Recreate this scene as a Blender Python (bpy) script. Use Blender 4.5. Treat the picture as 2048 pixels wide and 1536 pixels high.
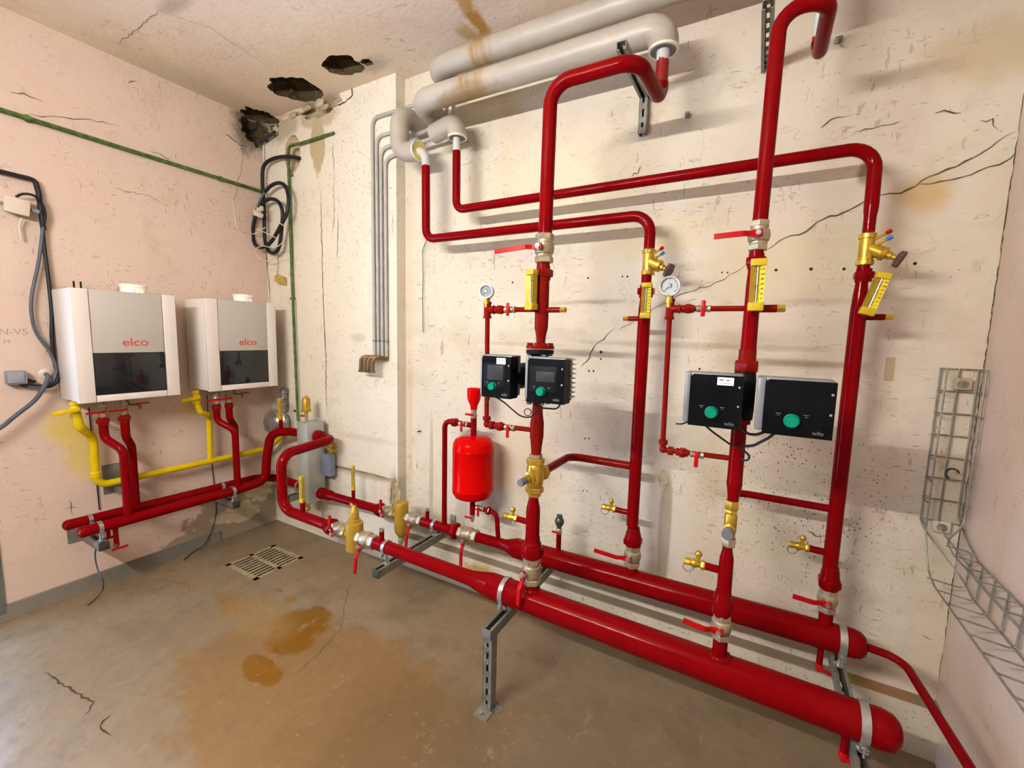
import bpy, bmesh, math, random
from mathutils import Vector, Matrix, noise
random.seed(7)
for o in list(bpy.data.objects): bpy.data.objects.remove(o)
scene = bpy.context.scene
COL = scene.collection
PI = math.pi

# ---------------------------------------------------------------- camera
cam_d = bpy.data.cameras.new('camera'); cam = bpy.data.objects.new('camera', cam_d); COL.objects.link(cam)
cam_d.sensor_width = 36.0; cam_d.sensor_fit = 'HORIZONTAL'; cam_d.lens = 36.0*869.3/2048.0; cam_d.clip_start = 0.02
_yaw, _pit, _rol = (math.radians(a) for a in (29.249, 6.378, 1.414))
_f = Vector((-math.sin(_yaw)*math.cos(_pit), math.cos(_yaw)*math.cos(_pit), -math.sin(_pit)))
_r = Vector((math.cos(_yaw), math.sin(_yaw), 0)); _u = _r.cross(_f)
_r, _u = math.cos(_rol)*_r + math.sin(_rol)*_u, -math.sin(_rol)*_r + math.cos(_rol)*_u
_m = Matrix((_r, _u, -_f)).transposed().to_4x4(); _m.translation = (0, 0, 1.5)
cam.matrix_world = _m
scene.camera = cam

# ---------------------------------------------------------------- exposure, world, daylight at the door
vs = scene.view_settings
vs.view_transform = 'Standard'; vs.look = 'None'; vs.gamma = 1.0; vs.use_curve_mapping = False
vs.exposure = 0.36
LAMP_STRENGTH = 640.0
w = bpy.data.worlds.new('world'); scene.world = w; w.use_nodes = True
bg = w.node_tree.nodes['Background']; bg.inputs[0].default_value = (0.40, 0.62, 1.0, 1); bg.inputs[1].default_value = 10.0

# room measures (metres, camera above the origin)
XL, XR = -3.225, 0.672         # left and right wall
YM, YB = 2.06, 1.985           # main wall, protruding block beside the corner
XBLK = -1.925                  # right end of the protruding block
YBACK = -2.4                  # wall behind the camera
ZC = 2.98                      # ceiling
HB, HR = 1.5, 1.87             # distance of the front / rear header line

# ---------------------------------------------------------------- materials
class NT:
    def __init__(s, name):
        s.m = bpy.data.materials.new(name); s.m.use_nodes = True
        s.t = s.m.node_tree; s.b = s.t.nodes['Principled BSDF']
    def n(s, typ, **kw):
        nd = s.t.nodes.new(typ)
        for k, v in kw.items(): setattr(nd, k, v)
        return nd
    def l(s, a, b): s.t.links.new(a, b)
    def val(s, sock, v):
        if isinstance(v, bpy.types.NodeSocket): s.l(v, sock)
        else: sock.default_value = v
    def math(s, op, a, b=None, clamp=False):
        nd = s.n('ShaderNodeMath', operation=op, use_clamp=clamp); s.val(nd.inputs[0], a)
        if b is not None: s.val(nd.inputs[1], b)
        return nd.outputs[0]
    def vmath(s, op, a, b=None):
        nd = s.n('ShaderNodeVectorMath', operation=op); s.val(nd.inputs[0], a)
        if b is not None: s.val(nd.inputs[1], b)
        return nd.outputs['Value'] if op == 'LENGTH' else nd.outputs[0]
    def pos(s):
        if not hasattr(s, '_p'): s._p = s.n('ShaderNodeNewGeometry').outputs['Position']
        return s._p
    def noise(s, scale, detail=4, rough=0.55, vec=None, stretch=None):
        key = (scale, detail, rough, id(vec) if vec is not None else 0, stretch)
        if not hasattr(s, '_c'): s._c = {}; s._keep = []
        if key not in s._c: s._keep.append(vec); s._c[key] = s._noise(scale, detail, rough, vec, stretch)
        return s._c[key]
    def _noise(s, scale, detail, rough, vec, stretch):
        nd = s.n('ShaderNodeTexNoise'); nd.inputs['Scale'].default_value = scale
        nd.inputs['Detail'].default_value = detail; nd.inputs['Roughness'].default_value = rough
        v = vec if vec is not None else s.pos()
        if stretch: v = s.vmath('MULTIPLY', v, stretch)
        s.l(v, nd.inputs['Vector']); return nd.outputs[0]
    def n_vec(s, scale):
        nd = s.n('ShaderNodeTexNoise'); nd.inputs['Scale'].default_value = scale; nd.inputs['Detail'].default_value = 3; s.l(s.pos(), nd.inputs['Vector'])
        return nd.outputs[1]
    def voro(s, scale, stretch=None, rnd=1.0):
        nd = s.n('ShaderNodeTexVoronoi'); nd.inputs['Scale'].default_value = scale; nd.inputs['Randomness'].default_value = rnd
        v = s.pos()
        if stretch: v = s.vmath('MULTIPLY', v, stretch)
        s.l(v, nd.inputs['Vector']); return nd.outputs['Distance']
    def ramp(s, x, a, b, lo=0.0, hi=1.0):
        nd = s.n('ShaderNodeMapRange'); nd.interpolation_type = 'SMOOTHSTEP'
        s.val(nd.inputs[0], x); nd.inputs[1].default_value = a; nd.inputs[2].default_value = b
        nd.inputs[3].default_value = lo; nd.inputs[4].default_value = hi; return nd.outputs[0]
    def mix(s, f, a, b):
        nd = s.n('ShaderNodeMix', data_type='RGBA'); s.val(nd.inputs[0], f)
        for k, v in ((6, a), (7, b)):
            if isinstance(v, bpy.types.NodeSocket): s.l(v, nd.inputs[k])
            else: nd.inputs[k].default_value = (*v, 1) if len(v) == 3 else v
        return nd.outputs[2]
    def blob(s, c, r, soft=0.5, warp=0.5, nscale=7.0, gain=1.0):
        d = s.vmath('MULTIPLY', s.vmath('SUBTRACT', s.pos(), c), tuple(1.0/k for k in r))
        L = s.vmath('LENGTH', d)
        if warp: L = s.math('ADD', L, s.math('MULTIPLY', s.math('SUBTRACT', s.noise(nscale, 4, 0.65), 0.5), warp*2))
        return s.ramp(L, 1.0-soft, 1.0+soft*0.3, gain, 0.0)
    def bump(s, h, strength=0.3, dist=0.01):
        nd = s.n('ShaderNodeBump'); nd.inputs['Strength'].default_value = strength; nd.inputs['Distance'].default_value = dist
        s.l(h, nd.inputs['Height']); s.l(nd.outputs[0], s.b.inputs['Normal'])

M = {}
def simple(name, col, rough=0.5, metal=0.0, var=0.0, vscale=20, coat=0.0, bumpy=0.0, spec=0.5, emis=None):
    k = NT(name); b = k.b
    b.inputs['Roughness'].default_value = rough; b.inputs['Metallic'].default_value = metal
    b.inputs['Coat Weight'].default_value = coat; b.inputs['Coat Roughness'].default_value = 0.08
    b.inputs['Specular IOR Level'].default_value = spec
    n = k.noise(vscale, 4, 0.6)
    if var:
        dark = tuple(c*(1-var) for c in col); lite = tuple(min(1, c*(1+var*0.6)) for c in col)
        k.l(k.mix(k.ramp(n, 0.3, 0.7), dark, lite), b.inputs['Base Color'])
        k.l(k.ramp(n, 0.25, 0.75, max(0.03, rough*0.8), min(1, rough*1.25)), b.inputs['Roughness'])
    else:
        b.inputs['Base Color'].default_value = (*col, 1)
    if bumpy: k.bump(n, bumpy, 0.004)
    if emis:
        b.inputs['Emission Color'].default_value = (*emis[0], 1); b.inputs['Emission Strength'].default_value = emis[1]
    M[name] = k.m; return k.m

simple('red_paint', (0.168, 0.0009, 0.0020), 0.10, 0, 0.05, 9, spec=0.06)
simple('red_oxide', (0.175, 0.006, 0.003), 0.16, 0, 0.15, 16, spec=0.06)
simple('tank_red', (0.50, 0.001, 0.001), 0.16, 0, 0.03, 5, spec=0.06)
simple('lever_red', (0.38, 0.003, 0.004), 0.35, 0, 0.1, 30, spec=0.12)
simple('gas_yellow', (0.62, 0.44, 0.003), 0.35, 0, 0.1, 18, spec=0.2)
simple('label_yellow', (0.68, 0.49, 0.006), 0.35, 0, 0.05, 30, spec=0.2)
simple('channel_yellow_shade', (0.46, 0.33, 0.03), 0.35, 0.4, 0.1, 40)  # darker copy of the thermometer yellow: the channel's shade put into the colour
simple('brass', (0.56, 0.355, 0.045), 0.32, 0.75, 0.18, 25, spec=0.3)
simple('brass_satin', (0.44, 0.275, 0.035), 0.42, 0.45, 0.10, 14, spec=0.25)
simple('nickel', (0.42, 0.355, 0.245), 0.38, 0.7, 0.15, 30, spec=0.3)
simple('galvanised', (0.235, 0.23, 0.195), 0.45, 0.5, 0.25, 26, spec=0.25)
simple('zinc', (0.45, 0.45, 0.43), 0.30, 0.8, 0.1, 40)
simple('grey_steel_paint', (0.40, 0.41, 0.37), 0.42, 0.3, 0.08, 8)
simple('pipe_white', (0.66, 0.60, 0.50), 0.5, 0, 0.07, 6)
simple('primer_white', (0.70, 0.66, 0.60), 0.55, 0, 0.12, 12)
simple('insulation_foam', (0.62, 0.52, 0.10), 0.85, 0, 0.2, 60, bumpy=0.6)
simple('conduit_grey', (0.40, 0.385, 0.35), 0.42, 0, 0.12, 14, spec=0.3)
simple('copper_brown', (0.20, 0.12, 0.05), 0.45, 0.5, 0.35, 30)
simple('boiler_white', (0.66, 0.60, 0.55), 0.38, 0, 0.02, 4, spec=0.3)
simple('boiler_grey', (0.43, 0.40, 0.36), 0.40, 0, 0.02, 4, spec=0.3)
simple('boiler_glass', (0.008, 0.009, 0.011), 0.07, 0, 0.0)
simple('logo_red', (0.55, 0.05, 0.03), 0.4)
simple('flue_white', (0.86, 0.80, 0.70), 0.35)
simple('black_plastic', (0.004, 0.004, 0.005), 0.35, 0, 0.2, 14, spec=0.07)
simple('dark_plastic', (0.008, 0.008, 0.009), 0.45, 0, 0.1, 14, spec=0.07)
simple('module_grey', (0.20, 0.21, 0.23), 0.45, 0.2, 0.06, 12)
simple('display_grey', (0.034, 0.034, 0.036), 0.35, spec=0.1)
simple('knob_green', (0.0, 0.20, 0.115), 0.4, 0, 0.03, 20, spec=0.12)
simple('sticker_white', (0.80, 0.80, 0.78), 0.5)
simple('ink_black', (0.02, 0.02, 0.02), 0.6)
simple('logo_grey', (0.13, 0.13, 0.135), 0.5, spec=0.1)
simple('handwheel_brown', (0.085, 0.035, 0.03), 0.55, 0, 0.2, 40)
simple('blue_cap', (0.02, 0.12, 0.42), 0.4)
simple('cap_grey', (0.13, 0.135, 0.14), 0.5, spec=0.2)
simple('dial_white', (0.42, 0.44, 0.46), 0.4, spec=0.1)
simple('dial_grey', (0.24, 0.26, 0.29), 0.4, spec=0.1)
simple('cable_black', (0.014, 0.014, 0.018), 0.45, 0, 0.3, 30, spec=0.2)
simple('cable_grey', (0.075, 0.085, 0.105), 0.45, 0, 0.2, 30, spec=0.2)
simple('wire_white', (0.62, 0.54, 0.42), 0.5)
simple('conduit_green', (0.075, 0.13, 0.03), 0.5, 0, 0.5, 30, spec=0.25)
simple('box_beige', (0.58, 0.50, 0.41), 0.5, 0, 0.05, 10)
simple('box_grey', (0.24, 0.26, 0.29), 0.5, 0, 0.1, 10)
simple('actuator_blue', (0.20, 0.24, 0.33), 0.5, 0, 0.1, 30)
simple('vent_green', (0.055, 0.075, 0.055), 0.4, 0.4, 0.2, 30)
simple('tray_wire', (0.26, 0.25, 0.20), 0.5, 0.5, 0.3, 40)
simple('rust_yellow', (0.42, 0.30, 0.07), 0.8, 0, 0.3, 40)
simple('grate_iron', (0.34, 0.26, 0.15), 0.7, 0.1, 0.3, 40, bumpy=0.4)
simple('pit_black', (0.012, 0.010, 0.008), 0.9, spec=0.05)
simple('thermometer_case', (0.50, 0.35, 0.014), 0.35, 0, 0.1, 40, spec=0.2)
simple('wall_marker', (0.40, 0.29, 0.23), 0.9, spec=0.05)
simple('crack_dark', (0.10, 0.07, 0.045), 0.95, spec=0.05)
simple('floor_crack', (0.06, 0.038, 0.016), 0.95, spec=0.05)
simple('hole_dark', (0.025, 0.02, 0.015), 0.95)
simple('door_paint', (0.10, 0.12, 0.10), 0.6, 0, 0.2, 10)
simple('rubber_black', (0.02, 0.02, 0.02), 0.7)
simple('lamp_white', (0.8, 0.8, 0.8), 0.4)
simple('tube_glow', (1, 1, 1), 0.5, emis=((1.0, 0.985, 0.95), LAMP_STRENGTH))

# red pipe end that is part red paint, part bare primer: split by height with a brushed edge
def two_tone(name, z, flip=False):
    k = NT(name); sep = k.n('ShaderNodeSeparateXYZ'); k.l(k.pos(), sep.inputs[0])
    h = k.math('ADD', sep.outputs[2], k.math('MULTIPLY', k.math('SUBTRACT', k.noise(45, 3, 0.6, stretch=(1, 1, 0.3)), 0.5), 0.05))
    f = k.ramp(h, z-0.003, z+0.003)
    k.l(k.mix(f, (0.185, 0.001, 0.0022), (0.50, 0.48, 0.46)), k.b.inputs['Base Color'])
    k.b.inputs['Roughness'].default_value = 0.3; M[name] = k.m
two_tone('red_to_primer_upper', 2.53); two_tone('red_to_primer_hot', 2.375); two_tone('red_to_primer_return', 2.415); two_tone('red_to_primer_far', 2.47)

# insulated pipe jackets with rust runs at one place
def jacket():
    k = NT('pipe_jacket')
    n = k.noise(5, 4)
    c = k.mix(k.ramp(n, 0.3, 0.7), (0.33, 0.285, 0.235), (0.39, 0.345, 0.285))
    bd = k.noise(34, 4, 0.6, stretch=(1.0, 0.12, 0.12))
    st = k.math('MULTIPLY', k.blob((-1.235, 1.76, 2.72), (0.085, 0.3, 0.22), 0.45, 0.2, 9), k.ramp(bd, 0.42, 0.62, 0.15, 0.85))
    c = k.mix(st, c, (0.27, 0.145, 0.025))
    st2 = k.math('MULTIPLY', k.blob((-1.28, 1.74, 2.60), (0.20, 0.2, 0.045), 0.5, 0.6, 16), 0.75)
    c = k.mix(st2, c, (0.20, 0.12, 0.03))
    k.l(c, k.b.inputs['Base Color']); k.b.inputs['Roughness'].default_value = 0.42; M['pipe_jacket'] = k.m
jacket()

PAINT_A, PAINT_B = (0.74, 0.62, 0.50), (0.78, 0.70, 0.57)
def wall_mat(name, base_a, base_b, stains=(), specks=(), scratch=0.5, greenish=0.25, rough=0.88):
    k = NT(name)
    big = k.noise(1.3, 3, 0.6); mid = k.noise(5.0, 4, 0.65)
    c = k.mix(k.ramp(big, 0.35, 0.65), base_a, base_b)
    dk = lambda f, hue=(1, 1, 1): tuple(b*f*h for b, h in zip(base_a, hue))
    c = k.mix(k.math('MULTIPLY', k.ramp(k.noise(2.2, 4, 0.7, stretch=(1, 1, 1.6)), 0.50, 0.72), greenish), c, dk(0.84, (1, 1.02, 0.86)))
    c = k.mix(k.math('MULTIPLY', k.ramp(mid, 0.54, 0.74), 0.5), c, dk(0.80, (1, 0.98, 0.92)))
    c = k.mix(k.math('MULTIPLY', k.ramp(k.noise(11, 4, 0.7), 0.60, 0.72), 0.35), c, dk(0.70, (1, 0.95, 0.85)))
    # scratches, scrapes and pits
    area = k.ramp(k.noise(3.6, 2), 0.42, 0.60)
    wav = k.vmath('ADD', k.pos(), k.vmath('MULTIPLY', k.n_vec(3.0), (0.10, 0.10, 0.10)))
    s1 = k.ramp(k.noise(22, 2, 0.5, vec=wav, stretch=(1.0, 1.0, 4.2)), 0.655, 0.70)
    s2 = k.ramp(k.noise(17, 2, 0.5, vec=wav, stretch=(3.2, 3.2, 0.7)), 0.665, 0.71)
    sc = k.math('MULTIPLY', k.math('MULTIPLY', k.math('MAXIMUM', s1, s2), area), scratch)
    c = k.mix(k.math('MULTIPLY', sc, 0.62), c, (0.24, 0.175, 0.11))
    line = k.math('MULTIPLY', k.ramp(k.math('ABSOLUTE', k.math('SUBTRACT', k.noise(1.7, 4, 0.6, stretch=(1, 1, 1.3)), 0.5)), 0.0, 0.0022, 1, 0), k.ramp(k.noise(6.0, 2), 0.50, 0.60))
    c = k.mix(k.math('MULTIPLY', line, 0.6*scratch), c, (0.24, 0.17, 0.11))
    pit = k.math('MULTIPLY', k.ramp(k.voro(38), 0.07, 0.13, 1, 0), k.math('MULTIPLY', k.ramp(k.noise(3.6, 2), 0.46, 0.60), 0.85*scratch))
    c = k.mix(pit, c, (0.20, 0.15, 0.10))
    pit2 = k.math('MULTIPLY', k.ramp(k.voro(90, (1, 1, 0.6)), 0.10, 0.16, 1, 0), k.math('MULTIPLY', k.ramp(k.noise(6.0, 2), 0.50, 0.64), 0.6*scratch))
    c = k.mix(pit2, c, (0.26, 0.20, 0.13))
    for (cen, rad, col, amt, warp, soft) in stains:
        c = k.mix(k.math('MULTIPLY', k.blob(cen, rad, soft, warp, 15.0 if soft < 0.2 else 9.0), amt), c, col)
    for (cen, rad, scale, col, amt, st) in specks:
        v = k.ramp(k.voro(scale, st), 0.12, 0.22, 1, 0)
        v = k.math('MULTIPLY', v, k.ramp(k.noise(6.0, 2), 0.28, 0.42))
        c = k.mix(k.math('MULTIPLY', k.math('MULTIPLY', v, k.blob(cen, rad, 0.6, 0.25)), amt), c, col)
    k.l(c, k.b.inputs['Base Color']); k.b.inputs['Roughness'].default_value = rough; k.b.inputs['Specular IOR Level'].default_value = 0.25
    h = k.math('ADD', k.math('MULTIPLY', mid, 0.7), k.math('MULTIPLY', k.noise(45, 2), 0.16))
    k.bump(k.math('SUBTRACT', h, k.math('MULTIPLY', k.math('MAXIMUM', sc, pit), 0.12)), 0.32, 0.025)
    M[name] = k.m
YEL = (0.62, 0.47, 0.10)
wall_mat('wall_left_paint', (0.60, 0.455, 0.375), (0.61, 0.475, 0.39), stains=[
    ((XL, 0.90, 0.80), (0.3, 0.10, 0.20), YEL, 0.75, 0.35, 0.7), ((XL, 0.83, 0.95), (0.3, 0.10, 0.12), YEL, 0.8, 0.4, 0.7),
    ((XL, 1.43, 0.98), (0.3, 0.07, 0.09), YEL, 0.7, 0.4, 0.7),
    ((XL, 1.70, 0.14), (0.3, 0.36, 0.20), (0.25, 0.205, 0.14), 0.9, 0.5, 0.10), ((XL, 1.95, 0.26), (0.3, 0.22, 0.16), (0.28, 0.235, 0.17), 0.85, 0.6, 0.12),
    ((XL, 1.45, 0.05), (0.3, 0.3, 0.09), (0.28, 0.225, 0.155), 0.85, 0.6, 0.10),
    ((XL, 1.92, 2.90), (0.3, 0.16, 0.20), (0.10, 0.085, 0.05), 0.85, 0.6, 0.5)], scratch=0.75, greenish=0.10)
wall_mat('wall_main_paint', (0.60, 0.515, 0.415), (0.635, 0.575, 0.455), stains=[
    ((0.46, YM, 2.02), (0.10, 0.3, 0.08), (0.50, 0.33, 0.12), 0.75, 0.5, 0.6),
    ((0.60, YM, 2.45), (0.22, 0.3, 0.12), (0.50, 0.38, 0.20), 0.7, 0.5, 0.7), ((0.45, YM, 2.75), (0.5, 0.3, 0.40), (0.42, 0.34, 0.26), 0.55, 0.3, 0.9),  # large blob: yellowish dirt, with the light's falloff at top right painted in
    ((0.30, YM, 2.12), (0.04, 0.3, 0.05), (0.20, 0.14, 0.07), 0.8, 0.6, 0.4),
    ((-0.45, YM, 1.95), (0.35, 0.3, 0.10), (0.60, 0.50, 0.28), 0.45, 0.6, 0.7),
    ((0.12, YM, 1.80), (0.40, 0.3, 0.16), (0.60, 0.52, 0.32), 0.5, 0.6, 0.7),
    ((-0.95, YM, 2.25), (0.55, 0.3, 0.30), (0.70, 0.64, 0.42), 0.5, 0.5, 0.8),
    ((-0.315, YM, 0.60), (0.032, 0.3, 0.34), (0.30, 0.24, 0.16), 0.75, 0.22, 0.35),
    ((-1.715, YM, 0.62), (0.018, 0.3, 0.42), (0.42, 0.34, 0.22), 0.7, 0.15, 0.4), ((-1.70, YM, 0.28), (0.16, 0.3, 0.12), (0.24, 0.20, 0.11), 0.7, 0.45, 0.6),
    ((-0.2, YM, 1.475), (0.75, 0.3, 0.018), (0.36, 0.29, 0.20), 0.55, 0.8, 0.6), ((-1.05, YM, 1.455), (0.35, 0.3, 0.014), (0.40, 0.32, 0.22), 0.5, 0.8, 0.6),
    ((-0.80, YM, 0.25), (2.4, 0.3, 0.04), (0.30, 0.22, 0.12), 0.75, 0.5, 0.6)],
    specks=[((0.19, YM, 0.86), (0.40, 0.4, 0.42), 62, (0.15, 0.075, 0.055), 1.0, (1, 0.2, 0.75)), ((0.17, YM, 0.95), (0.34, 0.4, 0.30), 110, (0.14, 0.07, 0.05), 0.9, (1, 0.2, 0.8)),
            ((0.25, YM, 0.60), (0.20, 0.4, 0.22), 40, (0.42, 0.14, 0.09), 0.5, (1.4, 0.2, 0.45))], scratch=0.8, greenish=0.60)
wall_mat('wall_block_paint', (0.69, 0.62, 0.51), (0.70, 0.645, 0.525), stains=[
    ((-2.62, YB, 2.72), (0.075, 0.3, 0.19), (0.42, 0.33, 0.18), 0.9, 0.45, 0.12),
    ((-2.60, YB, 2.90), (0.20, 0.3, 0.09), (0.46, 0.37, 0.24), 0.85, 0.5, 0.25),
    ((-3.0, YB, 2.90), (0.22, 0.3, 0.12), (0.28, 0.22, 0.14), 0.7, 0.7, 0.5),
    ((-2.90, YB, 0.35), (0.35, 0.3, 0.30), (0.36, 0.30, 0.22), 0.75, 0.6, 0.35),
    ((-1.96, YB, 0.45), (0.055, 0.3, 0.20), (0.36, 0.31, 0.22), 0.6, 0.25, 0.4),
    ((-2.25, YB, 0.55), (0.33, 0.3, 0.03), (0.50, 0.42, 0.31), 0.8, 0.5, 0.4),
    ((-2.2, YB, 0.80), (0.33, 0.3, 0.025), (0.58, 0.48, 0.38), 0.6, 0.6, 0.5),
    ((-2.26, YB, 1.46), (0.08, 0.3, 0.035), (0.52, 0.44, 0.33), 0.7, 0.4, 0.6)],
    specks=[((-2.25, YB, 2.4), (0.4, 0.4, 0.8), 46, (0.20, 0.15, 0.10), 0.7, (1.3, 0.3, 0.6))], scratch=0.7, greenish=0.2)
wall_mat('wall_right_paint', (0.56, 0.43, 0.34), (0.57, 0.45, 0.355), stains=[], scratch=0.5, greenish=0.1)
simple('back_wall_dark', (0.30, 0.26, 0.22), 0.9, 0, 0.2, 3)
wall_mat('curb_paint', (0.48, 0.42, 0.31), (0.58, 0.52, 0.40), stains=[
    ((-1.28, 2.0, 0.08), (0.26, 0.2, 0.075), (0.55, 0.32, 0.02), 0.95, 0.6, 0.6), ((-1.30, 2.0, 0.13), (0.13, 0.2, 0.06), (0.40, 0.22, 0.03), 0.8, 0.9, 0.6),
    ((-0.8, 2.0, 0.0), (2.6, 0.2, 0.05), (0.42, 0.34, 0.22), 0.7, 0.6, 0.6)],
    specks=[((-0.4, 2.0, 0.1), (1.8, 0.4, 0.2), 50, (0.22, 0.17, 0.12), 0.8, (1, 0.3, 1))], scratch=1.0, greenish=0.3)
wall_mat('curb_top_dirt', (0.20, 0.15, 0.09), (0.28, 0.22, 0.15), stains=[
    ((0.42, 2.03, 0.2), (0.06, 0.2, 0.2), (0.36, 0.25, 0.05), 0.8, 0.6, 0.5), ((0.52, 2.03, 0.2), (0.09, 0.2, 0.2), (0.33, 0.15, 0.06), 0.7, 0.6, 0.5)], scratch=0.6)
wall_mat('ceiling_paint', (0.69, 0.565, 0.46), (0.72, 0.61, 0.49), stains=[
    ((-1.28, 1.86, ZC), (0.05, 0.10, 0.3), (0.40, 0.20, 0.03), 0.95, 0.9, 0.5), ((-1.26, 1.74, ZC), (0.045, 0.12, 0.3), (0.42, 0.22, 0.04), 0.8, 1.0, 0.5),
    ((-1.37, 1.90, ZC), (0.06, 0.09, 0.3), (0.42, 0.23, 0.05), 0.7, 1.0, 0.5),
    ((-2.45, 1.12, ZC), (0.16, 0.05, 0.3), (0.36, 0.29, 0.22), 0.7, 0.4, 0.7), ((-2.2, 1.75, ZC), (0.55, 0.30, 0.3), (0.60, 0.48, 0.28), 0.5, 0.5, 0.8),
    ((-2.0, 1.87, ZC), (0.14, 0.07, 0.3), (0.34, 0.28, 0.20), 0.7, 0.6, 0.6), ((-3.15, 1.6, ZC), (0.25, 0.6, 0.3), (0.46, 0.40, 0.28), 0.6, 0.4, 0.8)], scratch=0.6, greenish=0.15)
wall_mat('rubble', (0.40, 0.31, 0.19), (0.52, 0.43, 0.29), scratch=1.0, greenish=0.3)
wall_mat('hole_inside', (0.050, 0.032, 0.014), (0.115, 0.078, 0.036), scratch=1.0, greenish=0.05)
wall_mat('hole_slope', (0.52, 0.42, 0.30), (0.62, 0.51, 0.38), scratch=1.0, greenish=0.1)
wall_mat('skirting_grey', (0.155, 0.14, 0.115), (0.20, 0.18, 0.15), scratch=0.7, greenish=0.1)

def floor_mat():
    k = NT('floor_concrete')
    big = k.noise(1.1, 4, 0.6); mid = k.noise(4.2, 5, 0.65); fine = k.noise(38, 3, 0.6)
    c = k.mix(k.ramp(big, 0.32, 0.68), (0.185, 0.130, 0.074), (0.220, 0.160, 0.098))
    c = k.mix(k.math('MULTIPLY', k.ramp(mid, 0.45, 0.72), 0.6), c, (0.135, 0.090, 0.045))
    c = k.mix(k.math('MULTIPLY', k.ramp(k.noise(2.3, 4, 0.7, stretch=(1.6, 0.7, 1)), 0.55, 0.75), 0.4), c, (0.25, 0.19, 0.12))
    OCH = (0.16, 0.066, 0.001)
    for cen, rad, col, a, wp, so in [((-1.50, 1.05, 0), (0.75, 0.42, 1), (0.190, 0.100, 0.032), 0.8, 0.45, 0.18), ((-0.95, 1.0, 0), (0.55, 0.45, 1), (0.125, 0.072, 0.026), 0.75, 0.4, 0.6),
            ((-1.93, 1.30, 0), (0.17, 0.13, 1), OCH, 0.95, 0.75, 0.22), ((-1.86, 1.20, 0), (0.14, 0.10, 1), OCH, 0.9, 0.75, 0.22), ((-2.40, 1.21, 0), (0.17, 0.07, 1), (0.20, 0.10, 0.022), 0.85, 0.6, 0.6),
            ((-2.22, 1.22, 0), (0.34, 0.16, 1), (0.25, 0.155, 0.055), 0.6, 0.5, 0.6), ((-1.80, 1.02, 0), (0.13, 0.06, 1), OCH, 0.9, 0.8, 0.22),
            ((-2.1, 1.75, 0), (0.5, 0.2, 1), (0.19, 0.115, 0.05), 0.5, 0.5, 0.7), ((-0.1, 1.1, 0), (1.0, 0.75, 1), (0.118, 0.085, 0.052), 0.85, 0.3, 0.8),
            ((-2.30, 1.42, 0), (0.03, 0.02, 1), (0.16, 0.09, 0.03), 0.9, 0.7, 0.5), ((-2.17, 1.40, 0), (0.05, 0.03, 1), (0.20, 0.11, 0.03), 0.9, 0.9, 0.5)]:
        c = k.mix(k.math('MULTIPLY', k.blob(cen, rad, so, wp, 6.5), a), c, col)
    c = k.mix(k.math('MULTIPLY', k.ramp(k.noise(12, 4, 0.7), 0.55, 0.70), 0.45), c, (0.125, 0.082, 0.042))
    c = k.mix(k.math('MULTIPLY', k.ramp(k.noise(7, 4, 0.75, stretch=(1.3, 0.8, 1)), 0.60, 0.70), 0.4), c, (0.27, 0.21, 0.14))
    c = k.mix(k.math('MULTIPLY', k.ramp(fine, 0.62, 0.72), 0.3), c, (0.28, 0.22, 0.145))
    c = k.mix(k.math('MULTIPLY', k.ramp(k.voro(16), 0.04, 0.08, 1, 0), 0.5), c, (0.20, 0.14, 0.08))
    k.b.inputs['Specular IOR Level'].default_value = 0.32
    k.l(c, k.b.inputs['Base Color'])
    k.l(k.ramp(mid, 0.3, 0.7, 0.34, 0.58), k.b.inputs['Roughness'])
    k.bump(k.math('ADD', k.math('MULTIPLY', k.noise(3.0, 3, 0.6), 1.0), k.math('MULTIPLY', fine, 0.05)), 0.30, 0.05)
    M['floor_concrete'] = k.m
floor_mat()

# ---------------------------------------------------------------- mesh helpers
def V(*a): return Vector(a[0]) if len(a) == 1 else Vector(a)
def perp(d):
    d = V(d).normalized(); a = V(0, 0, 1) if abs(d.z) < 0.9 else V(1, 0, 0)
    x = a.cross(d).normalized(); return x, d.cross(x).normalized()
def round_path(pts, fil, n=7):
    pts = [V(p) for p in pts]; out = [pts[0]]
    if not isinstance(fil, (list, tuple)): fil = [fil]*(len(pts)-2)
    for i in range(1, len(pts)-1):
        a, b, c = pts[i-1], pts[i], pts[i+1]; d1 = (b-a).normalized(); d2 = (c-b).normalized()
        th = d1.angle(d2)
        if th < 0.02 or fil[i-1] <= 0: out.append(b); continue
        t = fil[i-1]*math.tan(th/2); t = min(t, (b-a).length*0.49 if i > 1 else (b-a).length*0.95, (c-b).length*0.49 if i < len(pts)-2 else (c-b).length*0.95)
        R = t/math.tan(th/2); nrm = (d2-d1).normalized(); cen = b + nrm*(R/math.cos(th/2))
        s = (b - d1*t) - cen; ax = d1.cross(d2).normalized()
        for k in range(n+1): out.append(cen + Matrix.Rotation(th*k/n, 3, ax) @ s)
    out.append(pts[-1]); return out
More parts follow.
